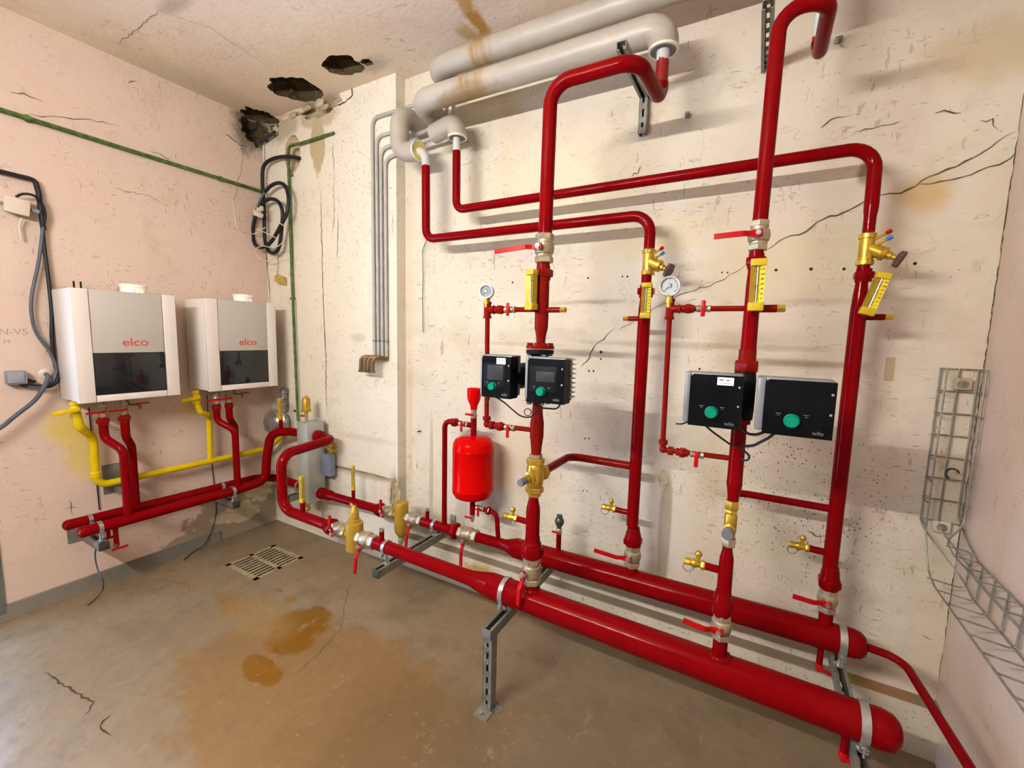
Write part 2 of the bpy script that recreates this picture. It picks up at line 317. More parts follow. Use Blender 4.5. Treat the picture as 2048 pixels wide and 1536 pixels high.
class MB:
    def __init__(s): s.v = []; s.f = []
    def add(s, vs, fs):
        o = len(s.v); s.v += [V(x) for x in vs]; s.f += [tuple(i+o for i in f) for f in fs]; return s
    def sweep(s, path, r, seg=14, caps=True, closed=False):
        path = [V(p) for p in path]; n = len(path)
        rs = r if isinstance(r, (list, tuple)) else [r]*n
        d = []
        for i in range(n):
            if closed: t = path[(i+1) % n]-path[i-1]
            else: t = path[min(i+1, n-1)]-path[max(i-1, 0)]
            d.append(t.normalized())
        x, y = perp(d[0]); vs = []
        for i in range(n):
            x = (x - d[i]*x.dot(d[i])).normalized(); y = d[i].cross(x)
            for k in range(seg):
                a = 2*PI*k/seg; vs.append(path[i]+(x*math.cos(a)+y*math.sin(a))*rs[i])
        fs = []
        for i in range(n if closed else n-1):
            j = (i+1) % n
            for k in range(seg):
                k2 = (k+1) % seg; fs.append((i*seg+k, i*seg+k2, j*seg+k2, j*seg+k))
        if caps and not closed: fs += [tuple(reversed(range(seg))), tuple(range((n-1)*seg, n*seg))]
        return s.add(vs, fs)
    def tube(s, pts, r, fil=0.05, seg=14, caps=True): return s.sweep(round_path(pts, fil), r, seg, caps)
    def lathe(s, p, ax, prof, seg=20, rot=0.0):
        p = V(p); ax = V(ax).normalized(); x, y = perp(ax); vs = []; fs = []; n = len(prof)
        for t, r in prof:
            for k in range(seg):
                a = 2*PI*k/seg+rot; vs.append(p+ax*t+(x*math.cos(a)+y*math.sin(a))*max(r, 1e-5))
        for i in range(n-1):
            for k in range(seg):
                k2 = (k+1) % seg; fs.append((i*seg+k, i*seg+k2, (i+1)*seg+k2, (i+1)*seg+k))
        fs += [tuple(reversed(range(seg))), tuple(range((n-1)*seg, n*seg))]
        return s.add(vs, fs)
    def cyl(s, a, b, r, seg=16, bev=0.0):
        a, b = V(a), V(b); L = (b-a).length
        pr = [(0, r), (L, r)] if not bev else [(0, r-bev), (bev, r), (L-bev, r), (L, r-bev)]
        return s.lathe(a, b-a, pr, seg)
    def hexn(s, p, ax, L, r, rot=0.0):
        return s.lathe(p, ax, [(-L/2, r*0.93), (-L/2+0.12*L, r), (L/2-0.12*L, r), (L/2, r*0.93)], 6, rot)
    def ball(s, p, r, seg=16, ring=9, sc=(1, 1, 1)):
        p = V(p); vs = []; fs = []
        for i in range(1, ring):
            th = PI*i/ring
            for k in range(seg):
                a = 2*PI*k/seg; vs.append(p+V(r*sc[0]*math.sin(th)*math.cos(a), r*sc[1]*math.sin(th)*math.sin(a), r*sc[2]*math.cos(th)))
        for i in range(ring-2):
            for k in range(seg):
                k2 = (k+1) % seg; fs.append((i*seg+k, (i+1)*seg+k, (i+1)*seg+k2, i*seg+k2))
        fs += [tuple(range(seg)), tuple(reversed(range((ring-2)*seg, (ring-1)*seg)))]
        return s.add(vs, fs)
    def box(s, c, size, R=None, bev=0.0):
        bm = bmesh.new(); bmesh.ops.create_cube(bm, size=1.0)
        for v in bm.verts: v.co = V(v.co.x*size[0], v.co.y*size[1], v.co.z*size[2])
        if bev: bmesh.ops.bevel(bm, geom=bm.edges[:], offset=bev, segments=2, affect='EDGES', profile=0.5)
        bm.verts.index_update()
        vs = [(R @ v.co if R else v.co)+V(c) for v in bm.verts]; fs = [tuple(v.index for v in f.verts) for f in bm.faces]
        bm.free(); return s.add(vs, fs)
    def span(s, a, b, bev=0.0):
        a, b = V(a), V(b); return s.box((a+b)/2, tuple(abs(k) for k in (b-a)), None, bev)
    def ring(s, p, ax, R, r, seg=24, rs=8, a0=0, a1=2*PI):
        x, y = perp(ax); full = abs(a1-a0-2*PI) < 1e-4; n = seg if full else seg+1
        return s.sweep([V(p)+(x*math.cos(a0+(a1-a0)*k/seg)+y*math.sin(a0+(a1-a0)*k/seg))*R for k in range(n)], r, rs, True, full)
    def band(s, p, ax, R, wdt, th, seg=24):
        return s.lathe_open(p, ax, [(-wdt/2, R), (-wdt/2, R+th), (wdt/2, R+th), (wdt/2, R)], seg)
    def lathe_open(s, p, ax, prof, seg=24):     # closed ring profile
        p = V(p); ax = V(ax).normalized(); x, y = perp(ax); vs = []; fs = []; n = len(prof)
        for t, r in prof:
            for k in range(seg):
                a = 2*PI*k/seg; vs.append(p+ax*t+(x*math.cos(a)+y*math.sin(a))*r)
        for i in range(n):
            for k in range(seg):
                k2 = (k+1) % seg; j = (i+1) % n; fs.append((i*seg+k, i*seg+k2, j*seg+k2, j*seg+k))
        return s.add(vs, fs)
    def prism(s, poly, ext):        # polygon (list of points) pushed along ext
        n = len(poly); ext = V(ext)
        return s.add([V(p) for p in poly]+[V(p)+ext for p in poly], [tuple(reversed(range(n))), tuple(range(n, 2*n))]+[(i, (i+1) % n, n+(i+1) % n, n+i) for i in range(n)])
    def build(s, name, mat, parent=None, label=None, smooth=True, kind=None):
        org = V(parent['_o']) if parent is not None and '_o' in parent else V(0, 0, 0)
        me = bpy.data.meshes.new(name); me.from_pydata([v-org for v in s.v], [], s.f); me.update()
        bm = bmesh.new(); bm.from_mesh(me); bmesh.ops.recalc_face_normals(bm, faces=bm.faces); bm.to_mesh(me); bm.free()
        if smooth: me.shade_smooth(); me.set_sharp_from_angle(angle=0.62)
        me.materials.append(M[mat]); o = bpy.data.objects.new(name, me); COL.objects.link(o)
        if parent is not None: o.parent = parent; o['_o'] = tuple(org)
        if label: o['label'] = label
        if kind: o['kind'] = kind
        return o
ROOTS = []
def thing(name, label, cat, loc, group=None):
    o = bpy.data.objects.new(name, None); COL.objects.link(o); o.empty_display_size = 0.05
    o.location = loc; o['_o'] = tuple(loc); o['label'] = label; o['category'] = cat
    if group: o['group'] = group
    ROOTS.append(o); return o
def tag(o, label, cat, group=None):
    o['label'] = label; o['category'] = cat
    if group: o['group'] = group
    return o
def single(mb, name, mat, label, cat, group=None): return tag(mb.build(name, mat), label, cat, group)
def text(body, size, loc, rot, mat, name, parent, depth=0.0006, wide=1.0, bold=0.0):
    cu = bpy.data.curves.new(name, 'FONT'); cu.body = body; cu.size = size; cu.align_x = 'CENTER'; cu.align_y = 'CENTER'; cu.extrude = depth; cu.offset = bold
    tmp = bpy.data.objects.new('tmp', cu); COL.objects.link(tmp); bpy.context.view_layer.update()
    me = bpy.data.meshes.new_from_object(tmp.evaluated_get(bpy.context.evaluated_depsgraph_get()))
    bpy.data.objects.remove(tmp); me.name = name
    org = V(parent['_o']) if parent is not None and '_o' in parent else V(0, 0, 0)
    mt = Matrix.Translation(V(loc)-org) @ rot.to_4x4() @ Matrix.Diagonal((wide, 1, 1, 1)); me.transform(mt)
    me.materials.clear(); me.materials.append(M[mat]); o = bpy.data.objects.new(name, me); COL.objects.link(o)
    if parent is not None: o.parent = parent
    return o
ROT_PX = Matrix(((0, 0, 1), (1, 0, 0), (0, 1, 0)))       # text on a face looking to +X
ROT_NY = Matrix(((1, 0, 0), (0, 0, -1), (0, 1, 0)))      # text on a face looking to -Y

# ---------------------------------------------------------------- the room
def struct(o): o['kind'] = 'structure'; return o
def cut(target, cutters):
    for c in cutters:
        md = target.modifiers.new('cut', 'BOOLEAN'); md.object = c; md.operation = 'DIFFERENCE'; md.solver = 'EXACT'; md.material_mode = 'TRANSFER'
    bpy.context.view_layer.update()
    me = bpy.data.meshes.new_from_object(target.evaluated_get(bpy.context.evaluated_depsgraph_get()))
    target.modifiers.clear(); target.data = me
    for c in cutters: bpy.data.objects.remove(c)
def rough_blob(c, r, mat, amp=0.15, seed=0, sub=4, tilt=None):
    bm = bmesh.new(); bmesh.ops.create_icosphere(bm, subdivisions=sub, radius=1.0)
    for v in bm.verts:
        k = 1+amp*noise.fractal(v.co*2.3+V(seed*7.1, 3, 1), 0.8, 2.2, 4)
        q = V(v.co.x*r[0], v.co.y*r[1], v.co.z*r[2])*k
        v.co = (tilt @ q if tilt else q)+V(c)
    me = bpy.data.meshes.new('cutter'); bm.to_mesh(me); bm.free(); me.materials.append(M[mat])
    o = bpy.data.objects.new('cutter', me); COL.objects.link(o); return o

floor = struct(MB().span((XL-0.3, YBACK-0.2, -0.2), (XR+0.2, YM+0.2, 0)).build('floor', 'floor_concrete', smooth=False))
ceiling = struct(MB().span((XL-0.3, YBACK-0.2, ZC), (XR+0.2, YM+0.2, ZC+0.35)).build('ceiling', 'ceiling_paint', smooth=False))
cut(ceiling, [rough_blob((-2.61, 1.835, ZC+0.03), (0.17, 0.14, 0.14), 'hole_inside', 0.20, 1, 4, Matrix.Rotation(0.35, 3, 'Z')),
              rough_blob((-2.15, 1.80, ZC+0.03), (0.125, 0.095, 0.13), 'hole_inside', 0.20, 2, 4, Matrix.Rotation(0.2, 3, 'Z')),
              rough_blob((-2.0, 1.84, ZC+0.0), (0.035, 0.03, 0.05), 'hole_inside', 0.25, 5),
              rough_blob((-3.16, 1.93, ZC+0.0), (0.10, 0.12, 0.08), 'hole_inside', 0.3, 3)])
cut(floor, [MB().span((-2.822, 1.428, -0.12), (-2.543, 1.702, 0.02)).build('cutter', 'pit_black', smooth=False)])
wl = MB().span((XL-0.3, 0.47, 0), (XL, YM+0.2, ZC))
wall_door = struct(MB().span((XL-0.3, YBACK-0.2, 2.15), (XL, 0.47, ZC)).span((XL-0.3, YBACK-0.2, 0), (XL, -0.55, 2.15)).build('wall_door', 'wall_left_paint', smooth=False))
wall_left = struct(wl.build('wall_left', 'wall_left_paint', smooth=False))
cut(wall_left, [rough_blob((XL, 1.93, 2.90), (0.10, 0.10, 0.09), 'hole_inside', 0.4, 12), rough_blob((XL, 1.70, 0.16), (0.010, 0.16, 0.07), 'rubble', 0.5, 13), rough_blob((XL, 1.86, 0.30), (0.010, 0.12, 0.09), 'rubble', 0.5, 14)])
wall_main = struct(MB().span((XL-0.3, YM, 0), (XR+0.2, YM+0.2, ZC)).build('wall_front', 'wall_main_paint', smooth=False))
blk = MB().span((XL, YB, 0), (XBLK, YM, ZC)).build('wall_block', 'wall_block_paint', smooth=False); struct(blk)
# chased groove line and recess in the lower part of the block, round hole and broken corner above
def cutbox(a, b, mat):
    o = MB().span(a, b).build('cutter', mat, smooth=False); return o
cut(blk, [rough_blob((-2.885, YB, 2.70), (0.085, 0.06, 0.125), 'rubble', 0.10, 4), rough_blob((-3.17, YB-0.02, 2.94), (0.13, 0.10, 0.10), 'hole_inside', 0.35, 6),
          rough_blob((-2.62, YB+0.01, 2.955), (0.20, 0.05, 0.07), 'rubble', 0.35, 8), rough_blob((-2.27, YB+0.005, 0.556), (0.36, 0.022, 0.014), 'rubble', 0.25, 9),
          rough_blob((-1.955, YB, 0.46), (0.035, 0.035, 0.12), 'rubble', 0.30, 10)])
wall_right = struct(MB().span((XR, YBACK-0.2, 0), (XR+0.2, YM, ZC)).build('wall_right', 'wall_right_paint', smooth=False))
wall_back = struct(MB().span((XL, YBACK-0.2, 0), (XR, YBACK, ZC)).build('wall_back', 'back_wall_dark', smooth=False))
# concrete kerb along the foot of the main wall, its dirty top a surface of its own
kerb = struct(MB().span((XBLK, 2.0, 0), (XR, YM, 0.195)).build('baseboard_front', 'curb_paint', smooth=False))
MB().span((XBLK, 2.002, 0.195), (XR, YM, 0.2)).build('ledge_top', 'curb_top_dirt', kerb, smooth=False)
skirt = struct(MB().prism([(XL, 0.47, 0), (XL+0.012, 0.47, 0), (XL+0.008, 0.47, 0.075), (XL, 0.47, 0.08)], (0, 1.1, 0)).build('baseboard_left', 'skirting_grey', smooth=False))
# door frame edge at the left margin
fr = struct(MB().span((XL-0.3, 0.43, 0), (XL+0.01, 0.555, 2.2)).span((XL-0.3, -0.62, 0), (XL+0.01, -0.54, 2.2)).span((XL-0.3, -0.55, 2.14), (XL+0.01, 0.43, 2.2)).build('trim_1', 'door_paint', smooth=False))

def ribbon(pts, wdt, nrm, mat, parent, name='crack', jag=0.25, thick=0.0015):
    """a thin irregular sunken line on a surface"""
    pts = [V(p) for p in pts]; nrm = V(nrm).normalized(); dense = []
    for a, b in zip(pts, pts[1:]):
        n = max(2, int((b-a).length/0.02))
        for k in range(n): dense.append(a.lerp(b, k/n))
    dense.append(pts[-1]); L = []; R = []; n = len(dense)
    for i, p in enumerate(dense):
        d = (dense[min(i+1, n-1)]-dense[max(i-1, 0)]).normalized(); s = d.cross(nrm).normalized()
        off = s*(random.uniform(-1, 1)*0.006*jag*4); ww = wdt*random.uniform(0.35, 1.0)*min(1, 0.3+4*min(i, n-1-i)/n)
        L.append(p+off+s*ww/2); R.append(p+off-s*ww/2)
    mb = MB(); vs = [q+nrm*thick*0.5 for q in L+R]
    mb.add(vs, [(i, i+1, n+i+1, n+i) for i in range(n-1)])
    return mb.build(name, mat, parent, smooth=False)
NY, PX, DZ, UZ = (0, -1, 0), (1, 0, 0), (0, 0, -1), (0, 0, 1)
Q = 2.0585
crk = lambda pts, wdt=0.004: ribbon(pts, wdt, NY, 'crack_dark', wall_main)
crk([(0.6630, 2.0585, 2.1872), (0.5546, 2.0585, 2.1140), (0.4716, 2.0585, 2.0721), (0.3963, 2.0585, 2.0344), (0.3415, 2.0585, 2.0313), (0.2795, 2.0585, 2.0059), (0.2376, 2.0585, 1.9787), (0.2000, 2.0585, 1.9756), (0.1254, 2.0585, 1.9278), (0.0455, 2.0585, 1.8969), (0.0087, 2.0585, 1.8649)], 0.007)
crk([(0.6750, 2.0585, 2.1276), (0.6397, 2.0585, 2.0876), (0.5884, 2.0585, 2.0770), (0.5593, 2.0585, 2.0688), (0.4985, 2.0585, 2.0584), (0.4473, 2.0585, 2.0558)], 0.005)
crk([(-0.0701, 2.0585, 1.8066), (-0.1410, 2.0585, 1.7613), (-0.2159, 2.0585, 1.7266), (-0.2947, 2.0585, 1.6990), (-0.3667, 2.0585, 1.6743), (-0.4621, 2.0585, 1.6172), (-0.5238, 2.0585, 1.5735), (-0.5785, 2.0585, 1.5379)], 0.004)
crk([(-0.5987, 2.0585, 1.5565), (-0.6331, 2.0585, 1.5132), (-0.6931, 2.0585, 1.4633), (-0.7209, 2.0585, 1.4009), (-0.7655, 2.0585, 1.3489)], 0.005)
crk([(0.1413, 2.0585, 2.3016), (0.1697, 2.0585, 2.3257), (0.2296, 2.0585, 2.3201)], 0.005)
crk([(0.2491, 2.0585, 2.2647), (0.2769, 2.0585, 2.2746), (0.3473, 2.0585, 2.2656), (0.3729, 2.0585, 2.2802)], 0.004)
crk([(0.4635, 2.0585, 2.2838), (0.5073, 2.0585, 2.2808), (0.5270, 2.0585, 2.2672)], 0.006)
crk([(0.5780, 2.0585, 2.2348), (0.6070, 2.0585, 2.2349), (0.6192, 2.0585, 2.1958)], 0.005)
crk([(-0.5598, 2.0585, 2.2330), (-0.5312, 2.0585, 2.2438), (-0.5149, 2.0585, 2.2691)], 0.006)
crk([(0.2399, 2.0585, 0.7503), (0.2583, 2.0585, 0.7297), (0.2905, 2.0585, 0.7380)], 0.006)
crk([(0.6074, 2.0585, 0.4358), (0.6363, 2.0585, 0.4232)], 0.004)
ribbon([(XR-0.001, YM-0.001, 2.3), (XR-0.001, YM-0.001, 1.4), (XR-0.001, YM-0.001, 0.28)], 0.006, (-1, -1, 0), 'crack_dark', wall_main, jag=0.12)
ribbon([(0.6700, 2.1089, 1.7933), (0.6700, 2.0958, 1.9210), (0.6700, 2.0620, 2.0068)], 0.005, (-1, 0, 0), 'crack_dark', wall_right)
cb = lambda pts, wdt=0.004: ribbon(pts, wdt, NY, 'hole_dark', blk)
cb([(-3.1989, 1.9830, 2.8170), (-3.1958, 1.9830, 2.6794)], 0.008); cb([(-3.2218, 1.9830, 2.0838), (-3.2186, 1.9830, 1.9388), (-3.2018, 1.9830, 1.8104), (-3.2025, 1.9830, 1.7002)], 0.010)
cb([(-2.2936, 1.9830, 3.0219), (-2.2866, 1.9830, 2.9428), (-2.3503, 1.9830, 2.9109), (-2.4660, 1.9830, 2.9189)], 0.010); cb([(-2.4645, 1.9830, 2.5157), (-2.4737, 1.9830, 2.2208), (-2.4972, 1.9830, 2.0958)], 0.003)
cb([(-1.9552, 1.9830, 2.2245), (-1.9523, 1.9830, 2.0799)], 0.003)
cl = lambda pts, wdt=0.004: ribbon(pts, wdt, PX, 'crack_dark', wall_left)
cl([(-3.2235, 0.8074, 2.5254), (-3.2235, 1.0347, 2.5967), (-3.2235, 1.0871, 2.6107), (-3.2235, 1.1628, 2.6155)], 0.005); cl([(-3.2235, 0.7502, 2.6098), (-3.2235, 0.8136, 2.6163), (-3.2235, 0.8564, 2.6101)], 0.007)
cl([(-3.2235, 1.2979, 2.5388), (-3.2235, 1.3980, 2.5227)], 0.006); cl([(-3.2235, 1.7276, 2.7966), (-3.2235, 1.8236, 2.7622), (-3.2235, 1.8746, 2.7646)], 0.009); cl([(-3.2235, 1.0981, 2.2671), (-3.2235, 1.2830, 2.2729), (-3.2235, 1.3692, 2.2291)], 0.003)
cl([(-3.2235, 1.2113, 2.8706), (-3.2235, 1.2521, 2.9036)], 0.010); cl([(-3.2235, 0.8239, 0.5428), (-3.2235, 0.8244, 0.4568)], 0.004); cl([(-3.2235, 0.8016, 0.5048), (-3.2235, 0.8508, 0.4879)], 0.004)
cl([(-3.2235, 1.8579, 2.7750), (-3.2235, 1.8148, 2.5613), (-3.2235, 1.7669, 2.3813), (-3.2235, 1.7691, 2.2820)], 0.003)
cc = lambda pts, wdt=0.004: ribbon(pts, wdt, DZ, 'crack_dark', ceiling)
cc([(-3.0665, 1.1206, 2.9785), (-2.7866, 1.1136, 2.9785), (-2.5731, 1.1113, 2.9785)], 0.004); cc([(-2.5731, 1.1113, 2.9785), (-2.4820, 1.2824, 2.9785), (-2.5329, 1.6190, 2.9785)], 0.003); cc([(-2.1798, 1.8781, 2.9785), (-2.1006, 1.8387, 2.9785)], 0.012)
cc([(-1.0824, 1.9032, 2.9785), (-1.1061, 1.9565, 2.9785)], 0.003)
cfl = lambda pts, wdt=0.004: ribbon(pts, wdt*0.6, UZ, 'floor_crack', floor)
cfl([(-2.5790, 0.5331, 0.0010), (-2.4093, 0.5501, 0.0010), (-2.2725, 0.5646, 0.0010), (-2.2075, 0.5754, 0.0010), (-2.1541, 0.5403, 0.0010)], 0.014); cfl([(-2.0764, 0.5868, 0.0010), (-2.0478, 0.5483, 0.0010), (-1.9617, 0.5565, 0.0010)], 0.016)
cfl([(-3.1043, 1.0366, 0.0010), (-3.0072, 1.1217, 0.0010), (-2.7900, 1.1821, 0.0010), (-2.7001, 1.1216, 0.0010)], 0.006); cfl([(-2.0256, 1.6856, 0.0010), (-1.7277, 1.3712, 0.0010), (-1.6779, 1.2183, 0.0010), (-1.6462, 1.0465, 0.0010)], 0.005)

cb([(-2.6003, 1.9830, 2.4258), (-2.6014, 1.9830, 1.8414), (-2.5873, 1.9830, 1.3687), (-2.5926, 1.9830, 0.9144)], 0.006); cb([(-2.4687, 1.9830, 2.6846), (-2.4645, 1.9830, 2.5157)], 0.004); cb([(-2.4342, 1.9830, 2.2480), (-2.4523, 1.9830, 1.9645)], 0.004)
# chips where the plaster has come off the left wall near the corner and the rubble edge under the ceiling hole
random.seed(3)
def chip(parent, c, r, nrm, mat, n=14, thick=0.006):
    x, y = perp(nrm); poly = []
    for k in range(n):
        a = 2*PI*k/n; q = random.uniform(0.65, 1.1); poly.append(V(c)+x*math.cos(a)*r[0]*q+y*math.sin(a)*r[1]*q)
    return MB().prism(poly, V(nrm)*thick).build('plaster_patch', mat, parent, smooth=False)
chip(wall_main, (-1.6378, 2.0600, 1.4181), (0.016, 0.045), NY, 'rubble', thick=0.002); MB().box(V((0.4262, 2.0600, 1.4118)), (0.026, 0.006, 0.085), None, 0.002).build('plaster_patch', 'rubble', wall_main)
chip(wall_main, (-0.3690, 2.0600, 1.7075), (0.045, 0.06), NY, 'box_beige', 5, 0.004); chip(wall_main, (0.7348, 2.0600, 1.4878), (0.014, 0.012), NY, 'rust_yellow')
chip(wall_main, (-0.3384, 2.0600, 0.8486), (0.026, 0.045), NY, 'rubble', 9, 0.004)
# drilled holes
def hole(parent, p, r, nrm): return MB().lathe(V(p), nrm, [(-0.012, r), (0.0006, r), (0.0008, r*0.7)], 10).build('drill_hole', 'hole_dark', parent)
for p, r in [((-1.1656, 2.0595, 1.7807), 0.008), ((-0.7441, 2.0595, 1.7866), 0.007), ((-0.5753, 2.0595, 1.7864), 0.006), ((-0.5518, 2.0595, 1.7854), 0.007), ((0.0408, 2.0595, 1.7851), 0.008), ((0.1569, 2.0595, 1.7830), 0.009), ((0.2599, 2.0595, 1.7777), 0.008), ((-0.1541, 2.0595, 1.7846), 0.005), ((-0.1332, 2.0595, 1.7836), 0.005), ((-0.7234, 2.0595, 0.9921), 0.006), ((-0.7025, 2.0595, 0.9950), 0.006), ((-0.6616, 2.0595, 1.4304), 0.010), ((-0.6599, 2.0595, 1.3964), 0.006), ((-0.7181, 2.0595, 1.3342), 0.007), ((-0.6950, 2.0595, 1.3356), 0.007), ((-0.2142, 2.0595, 1.3739), 0.007), ((0.4222, 2.0595, 1.4226), 0.006), ((0.4285, 2.0595, 1.3863), 0.006), ((0.4605, 2.0595, 1.7863), 0.008), ((-0.7218, 2.0595, 0.7182), 0.005), ((-0.7005, 2.0595, 0.7225), 0.005)]:
    hole(wall_main, p, r*0.7, NY)
text('N-V5', 0.046, (-3.2235, 0.6784, 1.4561), ROT_PX, 'wall_marker', 'marker_writing', wall_left, 0.0003)
text('M', 0.032, (-3.2235, 0.6534, 1.4066), ROT_PX, 'wall_marker', 'marker_writing', wall_left, 0.0003)

# ---------------------------------------------------------------- lamp on the wall behind (lights the room)
lamp = thing('tube_lamp', 'white tube lamp hanging behind the camera', 'lamp', (-1.25, -0.75, 2.32))
MB().span((-1.90, -0.835, 2.295), (-0.60, -0.795, 2.355), 0.006).build('housing', 'lamp_white', lamp)
MB().cyl((-1.86, -0.755, 2.325), (-0.64, -0.755, 2.325), 0.013, 14).build('tube', 'tube_glow', lamp)
for x in (-1.885, -0.615): MB().span((x-0.015, -0.805, 2.30), (x+0.015, -0.735, 2.345), 0.004).build('end_holder', 'lamp_white', lamp)
for x in (-1.7, -0.8): MB().cyl((x, -0.815, 2.35), (x, -0.815, ZC), 0.004, 8).build('hanger_rod', 'zinc', lamp)

# ---------------------------------------------------------------- boilers
BX = -2.94
def boiler(y0, lab):
    y1 = y0+0.443; z0, z1 = 1.105, 1.68
    t = thing('boiler', lab, 'boiler', (XL, (y0+y1)/2, z0), 'wall-hung gas boilers')
    MB().span((XL+0.035, y0+0.002, z0+0.004), (BX-0.02, y1-0.002, z1-0.002), 0.004).build('casing', 'boiler_white', t)
    MB().span((XL, y0+0.02, z0+0.02), (XL+0.035, y1-0.02, z1-0.02)).build('back_plate', 'dark_plastic', t)
    MB().span((BX-0.022, y0, z0), (BX, y0+0.068, z1), 0.003).build('front_trim', 'boiler_white', t)
    MB().span((BX-0.022, y1-0.062, z0), (BX, y1, z1), 0.003).build('front_trim', 'boiler_white', t)
    MB().span((BX-0.022, y0+0.0705, z0+0.252), (BX-0.004, y1-0.0645, z1-0.001), 0.003).build('front_panel', 'boiler_grey', t)
    MB().span((BX-0.022, y0+0.0705, z0+0.036), (BX-0.003, y1-0.0645, z0+0.2495), 0.002).build('glass_panel', 'boiler_glass', t, 'dark glossy glass panel')
    MB().span((BX-0.022, y0+0.0705, z0), (BX-0.004, y1-0.0645, z0+0.034), 0.002).build('lower_trim', 'boiler_white', t)
    text('elco', 0.058, (BX-0.0035, y0+0.248, 1.412), ROT_PX, 'logo_red', 'logo', t, 0.0006, 1.18, 0.0004)
    yc = y0+0.305
    fl = MB().lathe((-3.08, yc, z1-0.002), UZ, [(0, 0.058), (0.035, 0.058), (0.037, 0.062), (0.050, 0.063), (0.053, 0.058), (0.053, 0.048), (0.02, 0.046)], 28).build('flue_adapter', 'flue_white', t)
    for a in (0.4, 1.2): MB().box((-3.08+0.058*math.cos(a-0.8), yc+0.058*math.sin(a-0.8), z1+0.013), (0.012, 0.012, 0.02), Matrix.Rotation(a-0.8, 3, 'Z'), 0.002).build('clip', 'flue_white', fl)
    return t
boiler(0.815, 'white wall boiler with dark glass panel, the larger one nearer the door')
boiler(1.415, 'white wall boiler with dark glass panel, the one next to the room corner')
for y, wd in ((0.885, 'left'), (0.912, 'right')):
    single(MB().cyl((-3.12, y, 1.676), (-3.12, y, 1.725), 0.004, 8), 'threaded_rod', 'dark_plastic', 'thin dark threaded rod on top of the nearer boiler, %s one' % wd, 'rod', 'rods on the nearer boiler')
single(MB().tube([(-3.2, 1.30, 1.655), (-3.2, 1.36, 1.655)], 0.006, 0.01, 8), 'wall_hook', 'galvanised', 'small metal hook in the wall gap between the two boilers', 'hook')

# ---------------------------------------------------------------- fittings used again and again
def hexpair(mb, p, ax, r, L, gap): 
    for s in (-1, 1): mb.hexn(V(p)+V(ax)*s*gap, ax, L, r)
def ball_valve(name, lab, p, ax, r, stem, lever, ln=0.13, mat='nickel', lever_mat='lever_red', group=None, bend=0.25, drop=0.0, cat='valve'):
    """full-bore lever valve: body, two end nuts, stem, lever and its bolt"""
    p = V(p); ax = V(ax).normalized(); st = V(stem).normalized(); lv = V(lever).normalized()
    t = thing(name, lab, cat, p-ax*r*2.0, group)
    h = r*2.0
    MB().lathe(p, ax, [(-h*0.62, r*1.02), (-h*0.55, r*1.12), (-h*0.42, r*1.12), (-h*0.34, r*1.30), (0, r*1.42), (h*0.34, r*1.30), (h*0.42, r*1.12), (h*0.62, r*1.10)], 24).build('body', mat, t)
    for s in (-1, 1): MB().hexn(p+ax*s*h*0.78, ax, h*0.42, r*1.30).build('end_nut', mat, t)
    MB().cyl(p+st*r*1.2, p+st*r*2.05, r*0.45, 12).build('stem', mat, t)
    q = p+st*r*1.9; w = 0.0065+0.06*r
    sd = st.cross(lv).normalized()
    path = round_path([q-lv*r*0.5, q+lv*r*0.9, q+lv*(r*1.7)+st*bend*0.06, q+lv*ln+st*(bend*0.06)-V(0, 0, drop)], 0.02, 4)
    vs = []; fs = []; n = len(path)
    for i, c in enumerate(path):
        ww = w*(1.25 if i < 3 else 0.95)
        for a, b in ((-1, -1), (1, -1), (1, 1), (-1, 1)): vs.append(c+sd*a*ww+st*b*0.0045)
    for i in range(n-1):
        for k in range(4): fs.append((i*4+k, i*4+(k+1) % 4, i*4+4+(k+1) % 4, i*4+4+k))
    fs += [(3, 2, 1, 0), (n*4-4, n*4-3, n*4-2, n*4-1)]
    lev = MB().add(vs, fs).build('lever', lever_mat, t)
    MB().hexn(q+st*0.007, st, 0.010, r*0.36).build('lever_bolt', 'zinc', lev)
    return t
def mini_valve(t, p, ax, r, knob, kdir=(0, 0, -1)):
    """small T-handle cock that is part of a thing"""
    p = V(p); ax = V(ax); kd = V(kdir); st = V(knob)
    b = MB().lathe(p, ax, [(-r*2.4, r*0.95), (-r*2.2, r*1.25), (-r*1.3, r*1.25), (-r*1.0, r*1.05), (0, r*1.35), (r*1.0, r*1.05), (r*1.3, r*1.25), (r*2.2, r*1.25), (r*2.4, r*0.95)], 12)
    o = b.build('cock_body', 'nickel', t)
    sd = ax
    h = MB().cyl(p+st*r, p+st*r*2.1, r*0.5, 8)
    kn = kd.normalized(); h.box(p+st*r*2.0+kn*(0.012 if kd.length > 0.5 else 0.0), tuple(abs(a)*0.006+abs(b)*0.050+abs(c)*0.013 for a, b, c in zip(st, kn, sd)), None, 0.0025)
    h.build('cock_handle', 'lever_red', o)
def union(mb, p, ax, r):
    p = V(p); ax = V(ax)
    mb.hexn(p, ax, r*1.3, r*1.75); mb.cyl(p-ax*r*1.25, p-ax*r*0.6, r*1.35, 14); mb.cyl(p+ax*r*0.6, p+ax*r*1.25, r*1.25, 14)
